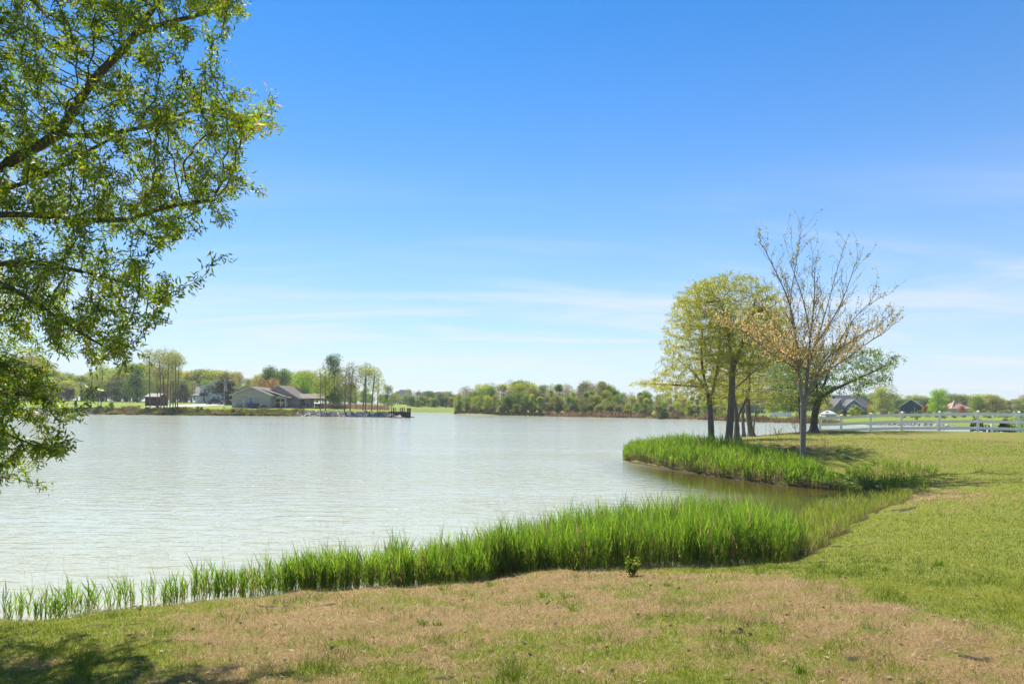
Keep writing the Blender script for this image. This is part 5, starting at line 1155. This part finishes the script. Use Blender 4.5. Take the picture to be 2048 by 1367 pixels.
# grey mound and log on the cove stones
p = spot(1860, 74.5); o = MB().tube([(-.8, 0, .22), (-.3, .05, .12), (.2, 0, .1), (.7, -.05, .12)], [.06, .1, .11, .09], 8).build('driftwood_log', M['canvas']); o.location = p; tag(o, 'pale curved log on the stones across the cove', 'log')
p = spot(1912, 73); o = MB(); o.tube([(-.75, 0, 0), (-.4, 0, .12), (0, 0, .16), (.4, 0, .12), (.7, 0, 0)], [.06, .3, .36, .28, .05], 9); o = o.build('boulder', M['stone'], None, True); o.location = p; tag(o, 'smooth dark grey boulder at the cove edge behind the fence', 'boulder')

# ------------------------------------------------------------------ reeds and grasses (uncountable)
def blades(base, h, w, lean, az, g, seg=3, curl=0.6):
    """tapered, curving blades: base (n,3), height, width, lean angle, azimuth"""
    n = len(base); dirh = np.stack([np.cos(az), np.sin(az), 0 * az], 1); side = np.stack([-np.sin(az), np.cos(az), 0 * az], 1)
    tw = g.uniform(0, np.pi, n); side = side * np.cos(tw)[:, None] + dirh * np.sin(tw)[:, None]
    V = []
    for k in range(seg + 1):
        t_ = k / seg; ang = lean * (1 + curl * t_); c = base + (dirh * np.sin(ang)[:, None] + np.array([0, 0, 1.0]) * np.cos(ang)[:, None]) * (h * t_)[:, None]
        ww = w * (0.55 + .45 * min(1, t_ * 3)) * (1 - max(0, t_ - .35) / .65) if k < seg else w * 0
        if k < seg: V += [c - side * (ww / 2)[:, None], c + side * (ww / 2)[:, None]]
        else: V += [c]
    m_ = 2 * seg + 1; A = np.stack(V, 1).reshape(-1, 3); o0 = (np.arange(n) * m_)[:, None]
    tri = []
    for k in range(seg - 1): a = 2 * k; tri += [(a, a + 1, a + 3), (a, a + 3, a + 2)]
    a = 2 * (seg - 1); tri += [(a, a + 1, a + 2)]
    Fc = (np.array(tri)[None] + o0[:, :, None]).reshape(-1, 3)
    return A, Fc, len(tri)
M['reed'] = leafmat('reed', [(0, (.055, .115, .023)), (.45, (.112, .218, .032)), (.9, (.21, .325, .046)), (.93, (.19, .15, .06)), (1, (.27, .20, .10))], .55, .10, rough=.35)
M['dry_reed'] = leafmat('dry_reed', [(0, (.16, .12, .07)), (1, (.40, .31, .19))], .3, .05)
M['marsh'] = leafmat('marsh', [(0, (.075, .13, .022)), (.45, (.155, .225, .035)), (.9, (.26, .31, .05)), (.93, (.22, .18, .08)), (1, (.33, .26, .14))], .5, .08)
def reed_mesh(name, label, base, H, g, per=6, w=.016, dryf=.05, mat=None):
    """each reed: an upright stem with long leaves set along it"""
    n = len(base); Vs, Fs, va, nv = [], [], [], 0
    az = g.uniform(0, 2 * np.pi, n); lean = np.abs(g.normal(0, .05, n)); tint = np.clip(g.normal(.5, .2, n), 0, .9)
    A, Fc, k = blades(base, H * .8, np.full(n, w * .45), lean, az, g, 2, .3); Vs.append(A); Fs.append(Fc); va.append(np.repeat(np.where(g.uniform(0, 1, n) < .35, .97, .1 * np.ones(n)), k)); nv += len(A)
    top = np.stack([np.cos(az) * np.sin(lean * 1.15), np.sin(az) * np.sin(lean * 1.15), np.cos(lean)], 1)
    for j in range(per):
        f = .18 + .62 * (j + g.uniform(-.3, .3, n)) / max(1, per - 1); b0_ = base + top * (H * .8 * np.clip(f, 0.05, 1))[:, None]
        az2 = g.normal(.6, 1.4, n) + (j % 2) * np.pi; ln = np.abs(g.normal(.19, .10, n)) + .04
        A, Fc, k = blades(b0_, H * g.uniform(.3, .48, n), np.full(n, w) * g.uniform(.7, 1.2, n), ln, az2, g, 3, .55)
        Vs.append(A); Fs.append(Fc + nv); nv += len(A)
        va.append(np.repeat(np.where(g.uniform(0, 1, n) < dryf * (2.5 if j < 2 else .5), g.uniform(.93, 1, n), np.clip(tint + g.normal(0, .12, n), 0, .9)), k))
    o = link(name, mesh(name, np.vstack(Vs), np.vstack(Fs), mat or M['reed'], False, {'var': ('FACE', np.concatenate(va))})); return tag(o, label, 'reeds', kind='stuff')
gr = np.random.default_rng(71)
def strip_pts(front, back, n, g):
    """points between two world polylines, each sampled by its own length"""
    Fp, Bp = np.array(front), np.array(back); u = g.uniform(0, 1, n); v = g.uniform(0, 1, n)
    def at_u(P_, u_):
        s = np.concatenate([[0], np.cumsum(np.linalg.norm(np.diff(P_, axis=0), axis=1))]); s /= s[-1]
        return np.stack([np.interp(u_, s, P_[:, 0]), np.interp(u_, s, P_[:, 1])], 1)
    a_, b2 = at_u(Fp, u), at_u(Bp, u); return a_ * (1 - v)[:, None] + b2 * v[:, None], u, v
def W(*l): return [at(x, y)[:2] for x, y in l]
# near bed
front = [(-120, 1256), (0, 1250), (100, 1251), (200, 1243), (330, 1226), (420, 1215), (500, 1205), (600, 1193), (720, 1186), (820, 1182), (920, 1178), (1010, 1165), (1090, 1155), (1200, 1151), (1300, 1146), (1450, 1144), (1560, 1137), (1612, 1117)]
fw = W(*front); wid = np.interp([p_[0] for p_ in front], [-120, 0, 300, 430, 520, 700, 1000, 1200, 1400, 1560, 1612], [.2, .25, .32, .42, .65, .95, 1.4, 2.3, 3.1, 3.2, 2.4])
bk = [(x, y + w_) for (x, y), w_ in zip(fw, wid)]
pts, u, v = strip_pts(fw, bk, 16800, gr); px_, py_ = to_px(np.column_stack([pts, 0 * u]))
fpx = np.interp(pts[:, 0], [q_[0] for q_ in fw], [q_[0] for q_ in front])
dens = np.interp(fpx, [-120, 0, 300, 420, 500, 620, 900, 1600], [.11, .12, .14, .2, .34, .62, .85, .8]) * np.interp(fpx, [-120, 420, 700, 1600], [.2, .3, .55, 1.0])
cl_ = fbm(pts[:, 0] * 4.2, pts[:, 1] * 4.2, 81, 3); keep = gr.uniform(0, 1, len(u)) < dens * np.where(fpx < 480, (.25 + sstep(.32, .62, fbm(pts[:, 0] * 9, pts[:, 1] * 5, 82, 3)) * 2.1), .6 + .7 * sstep(.3, .6, cl_))
pts, fpx, v, cl_ = pts[keep], fpx[keep], v[keep], cl_[keep]
Hn = np.interp(fpx, [-120, 0, 300, 420, 520, 620, 800, 1100, 1400, 1500, 1600], [.40, .44, .46, .48, .50, .54, .58, .72, .86, .86, .68]) * np.clip(gr.normal(1, .15, len(pts)), .6, 1.4) * (.62 + .76 * cl_)
zz0 = np.maximum(terrain(pts[:, 0], pts[:, 1]), -.12)
reed_mesh('reed_bed', 'bright green reed bed along the near shore', np.column_stack([pts, zz0]), Hn, gr, 6, .0125, .11)
# washed-up dead stems along the water's edge
pts, u, v = strip_pts([(x, y - .12) for x, y in fw], [(x, y + .25) for x, y in fw], 1500, gr)
A, Fc, kk = blades(np.column_stack([pts, np.maximum(terrain(pts[:, 0], pts[:, 1]), 0) + .012]), gr.uniform(.06, .26, len(u)), np.full(len(u), .006), gr.uniform(1.1, 1.5, len(u)), gr.uniform(0, 6.28, len(u)), gr, 2, .05)
tag(link('reed_litter', mesh('reed_litter', A, Fc, M['dry_reed'], False, {'var': ('FACE', np.repeat(gr.uniform(0, 1, len(u)), kk))})), 'washed-up dead reed stems along the near waterline', 'reeds', kind='stuff')
# far bed on the spit
ff = [(1246, 920), (1300, 930), (1350, 940), (1450, 955), (1550, 968), (1640, 977), (1690, 981)]; fb = [(1248, 908), (1300, 907), (1360, 911), (1450, 928), (1560, 950), (1640, 968), (1700, 977)]
pts, u, v = strip_pts(W(*ff), W(*fb), 5200, gr); cl_ = fbm(pts[:, 0] * 1.5, pts[:, 1] * 1.5, 83, 3)
k = gr.uniform(0, 1, len(u)) < np.interp(u, [0, .85, 1], [1, .8, .3]); pts, u, v, cl_ = pts[k], u[k], v[k], cl_[k]
zz0 = np.maximum(terrain(pts[:, 0], pts[:, 1]), -.1)
reed_mesh('reed_bed', 'green reed bed along the grassy point across the inlet', np.column_stack([pts, zz0]), np.interp(u, [0, .1, .6, .9, 1], [.5, .62, .66, .5, .3]) * np.clip(gr.normal(1, .15, len(u)), .6, 1.4) * (.65 + .75 * cl_), gr, 6, .023, .11)
pts, u, v = strip_pts(W(*ff), W(*[(x, y - 3) for x, y in ff]), 1500, gr)
reed_mesh('reed_litter', 'tan dead reed stems at the waterline of the inlet', np.column_stack([pts, np.maximum(terrain(pts[:, 0], pts[:, 1]), -.05)]), gr.uniform(.15, .38, len(u)), gr, 2, .022, 0, M['dry_reed'])
# thin marsh grass round the end of the inlet
pf = [(1530, 1141), (1575, 1135), (1625, 1116), (1672, 1085), (1712, 1055), (1770, 1030), (1830, 1008)]; pb = [(1560, 1080), (1600, 1050), (1620, 1030), (1650, 1010), (1690, 1000), (1740, 992), (1800, 985)]
pts, u, v = strip_pts(W(*pf), W(*pb), 4600, gr); cl_ = fbm(pts[:, 0] * 1.8, pts[:, 1] * 1.8, 85, 3); k = gr.uniform(0, 1, len(u)) < sstep(.30, .6, cl_ + .2 * (1 - v) + .15 * (1 - u)); pts, u, cl_ = pts[k], u[k], cl_[k]
reed_mesh('marsh_grass', 'thin pale marsh grass at the muddy end of the inlet', np.column_stack([pts, np.maximum(terrain(pts[:, 0], pts[:, 1]), -.08)]), gr.uniform(.2, .52, len(u)) * np.interp(u, [0, .3, 1], [1.15, 1, .6]), gr, 4, .009, .2, M['marsh'])
# rank grass on the bank of the point and round the inlet end
pts, u, v = strip_pts(W((1690, 984), (1760, 984), (1850, 998)), W((1690, 962), (1780, 960), (1880, 972)), 1800, gr)
k = fbm(pts[:, 0] * 1.5, pts[:, 1] * 1.5, 87, 3) > .45; pts = pts[k]
reed_mesh('rank_grass', 'tufts of rank green grass on the bank above the inlet', np.column_stack([pts, terrain(pts[:, 0], pts[:, 1])]), gr.uniform(.10, .32, len(pts)), gr, 4, .016, .1)
# last year's tall stems
def stems(name, label, pts, H, g, w=.006, head=True):
    n = len(pts); az = g.uniform(0, 6.28, n); A, Fc, k = blades(pts, H, np.full(n, w), np.abs(g.normal(.05, .05, n)), az, g, 3, .6); Vs, Fs, nv = [A], [Fc], len(A)
    if head:
        tip = A.reshape(n, -1, 3)[:, -1]
        for j in range(5):
            B, Fb, k2 = blades(tip - np.array([0, 0, .02]) * j, H * g.uniform(.05, .12, n), np.full(n, w * .8), np.abs(g.normal(.6, .3, n)), g.uniform(0, 6.28, n), g, 2, .5); Vs.append(B); Fs.append(Fb + nv); nv += len(B)
    V, Fc = np.vstack(Vs), np.vstack(Fs); return tag(link(name, mesh(name, V, Fc, M['dry_reed'], False, {'var': ('FACE', g.uniform(0, 1, len(Fc)))})), label, 'reeds', kind='stuff')
pts, u, v = strip_pts(fw, [(x, y + .5) for x, y in fw], 130, gr)
fpx = np.interp(pts[:, 0], [q_[0] for q_ in fw], [q_[0] for q_ in front]); stems('dry_stems', 'thin dry stems of last year standing among the near reeds', np.column_stack([pts, 0 * u]), np.interp(fpx, [0, 500, 900, 1600], [.55, .85, .95, 1.0]) * gr.uniform(.7, 1.25, len(u)), gr, .004)
pts, u, v = strip_pts(W((1400, 905), (1560, 930), (1650, 958)), W((1400, 888), (1560, 905), (1660, 935)), 260, gr)
stems('dry_stems', 'pale dry stems standing behind the reeds of the point', np.column_stack([pts, terrain(pts[:, 0], pts[:, 1])]), gr.uniform(.5, 1.2, len(u)), gr, .007)
# far banks: tan reeds and rank bank growth
def far_grass(name, label, pts_px, n, w0, w1, h, wd, stops, seed):
    g = np.random.default_rng(seed); p_ = along(pts_px, n, w0, w1, g, 0); A, Fc, k = blades(p_, h * g.uniform(.5, 1.3, n) * (.15 + 1.7 * fbm(p_[:, 0] * .5, p_[:, 1] * .5, seed, 3) ** 1.5), np.full(n, wd), np.abs(g.normal(.2, .2, n)), g.uniform(0, 6.28, n), g, 2, .5)
    return tag(link(name, mesh(name, A, Fc, leafmat(name, stops, .3, .04), False, {'var': ('FACE', np.repeat(np.clip(g.uniform(-.15, .55, n) + .9 * (fbm(p_[:, 0] * .25, p_[:, 1] * .25, seed + 3) - .28), 0, 1), k))})), label, 'grass', kind='stuff')
tanst = [(0, (.12, .10, .05)), (.5, (.24, .18, .10)), (1, (.33, .25, .15))]
bankst = [(0, (.09, .13, .03)), (.45, (.18, .20, .05)), (.7, (.26, .21, .11)), (1, (.36, .28, .18))]
far_grass('bank_grass', 'rank grass and weeds on the low bank of the left shore', [(175, 828.2), (300, 829.5), (450, 830.8), (600, 831.5)], 22000, .1, 3.0, .55, .10, bankst, 91)
far_grass('bank_grass', 'grass tufts among the boulders left of the dock', [(590, 831.4), (700, 832.5), (790, 835)], 2200, .8, 3.0, .35, .08, bankst, 92)
far_grass('tan_reeds', 'tan dry reeds fringing the far shore right of the wood', [(1090, 832), (1200, 834), (1300, 836), (1400, 838.5), (1500, 843.5), (1600, 845.7), (1690, 847.8)], 12000, -.2, 4.5, 1.1, .12, tanst, 93)
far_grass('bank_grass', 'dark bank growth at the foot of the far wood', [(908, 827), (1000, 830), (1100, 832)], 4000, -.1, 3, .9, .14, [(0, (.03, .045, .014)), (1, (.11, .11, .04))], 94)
g = np.random.default_rng(95); pp = np.array([spot(gg, dd)[:2] for gg, dd in zip(g.uniform(632, 775, 60), g.uniform(150, 175, 60))])
n = 7000; gx = g.uniform(632, 778, n); gd = g.uniform(147, 172, n); X = (gx - CX) / F * gd; A, Fc, k = blades(np.column_stack([X, gd, terrain(X, gd)]), g.uniform(.5, 1.2, n), np.full(n, .12), np.abs(g.normal(.15, .15, n)), g.uniform(0, 6.28, n), g, 2, .5)
tag(link('dry_field', mesh('dry_field', A, Fc, leafmat('dry_field', [(0, (.20, .12, .07)), (1, (.42, .27, .17))], .3, .04), False, {'var': ('FACE', np.repeat(g.uniform(0, 1, n), k))})), 'reddish-tan field of tall dry grass behind the stone shore', 'grass', kind='stuff')
# wire fence at the dry field
o = thing('wire_fence', 'thin wire fence with slim posts before the dry field', 'fence', (0, 0, 0))
fp = [spot(x, 146) for x in (700, 714, 728, 742, 757, 772, 787)]
for q_ in fp: MB().tube([(q_[0], q_[1], q_[2] - .1), (q_[0], q_[1], q_[2] + 1.5)], .035, 6).build('post', M['metal'], o)
for hz in (.75, 1.45):
    b_ = MB()
    for a_, c_ in zip(fp[:-1], fp[1:]): b_.bar((a_[0], a_[1], a_[2] + hz), (c_[0], c_[1], c_[2] + hz), .02, .02)
    b_.build('wire', M['metal'], o)

# mown turf: blades of living and dead grass over the near lawn
M['grass_blade'] = leafmat('grass_blade', [(0, (.055, .105, .012)), (.25, (.135, .185, .019)), (.5, (.25, .255, .03)), (.55, (.19, .115, .052)), (.8, (.43, .31, .145)), (1, (.68, .53, .30))], .35, .05)
def turf():
    g = np.random.default_rng(101); n = 620000; n2 = 110000
    r_ = np.exp(g.uniform(math.log(3.4), math.log(40), n + n2)); a_ = np.concatenate([g.uniform(-.74, .78, n), g.uniform(.78, 1.25, int(n2 * .6)), g.uniform(-1.25, -.74, n2 - int(n2 * .6))]); x, y = r_ * np.sin(a_), r_ * np.cos(a_)
    z, s = terrain(x, y, True); k = (s > .12) & (y > 2)
    x, y, z, s, r_ = x[k], y[k], z[k], s[k], r_[k]
    dry = dryness(x, y); mud = muddiness(x, y, s); k = g.uniform(0, 1, len(x)) > mud * 1.4
    x, y, z, r_, dry = x[k], y[k], z[k], r_[k], dry[k]; n = len(x)
    isdry = g.uniform(0, 1, n) < .10 + .82 * np.clip(dry * 1.15, 0, 1)
    tuft = sstep(.55, .75, fbm(x * 2.3, y * 2.3, 15)) * ~isdry
    h = np.where(isdry, g.uniform(.03, .09, n), g.uniform(.025, .06, n) * (1 + 1.5 * tuft * sstep(16, 7, r_))) * (1 + .012 * r_); w = np.maximum(.0062, r_ * .0009) * g.uniform(.7, 1.3, n)
    lean = np.where(isdry, np.abs(g.normal(1.05, .3, n)), np.abs(g.normal(.55, .3, n)))
    A, Fc, kk = blades(np.column_stack([x, y, z - .004]), h, w, np.clip(lean, 0, 1.5), g.uniform(0, 6.28, n), g, 1, .2)
    yel = fbm(x * .8, y * .8, 17)
    va = np.where(isdry, g.uniform(.55, 1, n), np.clip(g.uniform(.02, .34, n) + (yel - .45) * .55 - .12 * tuft, 0, .5))
    return tag(link('turf_grass', mesh('turf_grass', A, Fc, M['grass_blade'], False, {'var': ('FACE', np.repeat(va, kk))})), 'short mown grass of the near lawn, green mixed with dead brown blades', 'grass', kind='stuff')
turf()
# green tufts, weeds and a leafy seedling by the reeds
M['weed_leaf'] = leafmat('weed_leaf', [(0, (.05, .11, .012)), (.6, (.12, .21, .02)), (1, (.24, .26, .03))], .45, .1)
def weed(px, py, h, n, name, label, leafy=False, seed=1, group=None, wd=None):
    g = np.random.default_rng(seed); p = hit(px, py); o = thing(name, label, 'plant', p, group=group)
    if leafy:
        b_ = MB(); tips = []
        for k in range(7):
            a = g.uniform(0, 6.28); q_ = (math.cos(a) * h * .4, math.sin(a) * h * .4, h * g.uniform(.55, 1)); b_.tube([(0, 0, -.02), (q_[0] * .4, q_[1] * .4, q_[2] * .55), q_], [.004, .003, .0015], 4); tips.append(q_)
        b_.build('stems', M['weed_leaf'], o); T_ = np.array(tips)[g.integers(0, 7, n)] * g.uniform(.3, 1.05, (n, 1)) + g.normal(0, .015, (n, 3)); V, Fc, va = leaves(T_, T_, .05, .028, g, -.1, .9)
    else:
        bs = np.column_stack([g.normal(0, h * .35, n), g.normal(0, h * .35, n), np.zeros(n) - .005]); V, Fc, kk = blades(bs, h * g.uniform(.5, 1.15, n), np.full(n, wd or .007), np.abs(g.normal(.5, .3, n)), g.uniform(0, 6.28, n), g, 3, .6); va = np.repeat(g.uniform(0, .8, n), kk)
    me = mesh('leaves', V, Fc, M['weed_leaf'], False, {'var': ('FACE', va)}); link('leaves', me, o)
weed(1266, 1150, .2, 420, 'seedling', 'leafy yellow-green seedling at the front edge of the near reeds', True, 1)
for i, (px, py, h, lab) in enumerate([(845, 1247, .07, 'dark green weed tuft on the brown turf left of centre'), (875, 1252, .06, 'smaller weed beside the dark tuft left of centre'), (1145, 1222, .09, 'green grass tuft in the dead turf below the reeds'), (1085, 1193, .1, 'wispy tuft just below the middle reeds'),
                                      (1135, 1195, .1, 'second wispy tuft below the middle reeds'), (885, 1180, .11, 'pale tuft hugging the reed edge'), (1335, 1172, .07, 'yellow weed at the reed edge right of centre'), (1640, 1135, .12, 'green weed clump at the right end of the reeds'),
                                      (1715, 1125, .12, 'dark leafy clump in the muddy turf right of the reeds'), (1770, 1140, .08, 'weed tuft on the green lawn right of the muddy patch'), (1520, 1148, .12, 'bright green clump at the foot of the reed bed'), (980, 1172, .1, 'low green sprig at the reed edge near centre'),
                                      (440, 1235, .09, 'olive tuft on the left bank by the thin reeds'), (1880, 1130, .1, 'thick grass clump on the right lawn'), (1600, 1345, .08, 'green clump near the bottom right edge')]):
    weed(px, py, h, 60, 'weed', lab, False, 200 + i, 'weeds in the near turf')
for i, (px, py, lab) in enumerate([(1555, 874, 'wispy shrub on the bank between the point trees and the maple'), (1592, 866, 'leafy sapling left of the maple trunk at the water'), (1616, 868, 'leafy sapling between the maple and the dark leaning tree')]):
    weed(px, py, [.55, 1.2, 1.3][i], 260, 'shrub', lab, True, 230 + i)
g = np.random.default_rng(240)
for i, (px, d, lab, h) in enumerate([(2040, 46.5, 'yellow-green shrub behind the right end of the fence', 1.1), (2022, 48, 'low leafy plant right of the black garden chairs', .6)]):
    p = spot(px, d); o = thing('shrub', lab, 'bush', p); n = 700; u_ = norm(g.normal(0, 1, (n, 3))) * np.array([.6, .6, .5]) * h * g.uniform(.3, 1, (n, 1)) ** .5 + np.array([0, 0, h * .5])
    V, Fc, va = leaves(u_, u_, .13, .06, g, .1); link('leaves', mesh('leaves', V, Fc, M['weed_leaf'], False, {'var': ('FACE', va)}), o)
    b_ = MB()
    for k in range(6): b_.tube([(0, 0, -.05), (g.normal(0, .25) * h, g.normal(0, .25) * h, h * .75)], [.015, .004], 4)
    b_.build('stems', M['bark'], o)
# fallen sticks at the inlet end, litter leaves and a small mole hole
p = hit(1672, 972); o = thing('brushwood_pile', 'heap of dead brown sticks at the head of the inlet', 'brushwood', p); g = np.random.default_rng(250)
for k in range(26):
    a = g.normal(0.1, .5); c = np.array([g.normal(0, .75), g.normal(0, .25), abs(g.normal(.08, .09))]); l_ = g.uniform(.3, 1.0); e = np.array([math.cos(a), math.sin(a) * .5, g.normal(0, .18)]) * l_ / 2
    MB().tube([c - e, c + g.normal(0, .03, 3), c + e], [g.uniform(.01, .022)] * 2 + [.005], 5).build('stick', M['bark'], o)
n = 1000; gl = np.random.default_rng(260); r_ = np.exp(gl.uniform(math.log(3.8), math.log(22), n)); a_ = gl.uniform(-.7, .7, n); x, y = r_ * np.sin(a_), r_ * np.cos(a_); z, s = terrain(x, y, True); k = s > .2
P = np.column_stack([x, y, z + .015])[k]; V, Fc, va = leaves(P, gl.normal(0, 1, (len(P), 3)) * np.array([1, 1, .15]), .05, .028, gl, .0, .25)
tag(link('leaf_litter', mesh('leaf_litter', V, Fc, M['dry_reed'], False, {'var': ('FACE', va)})), 'scattered dry fallen leaves on the near turf', 'leaves', kind='stuff')
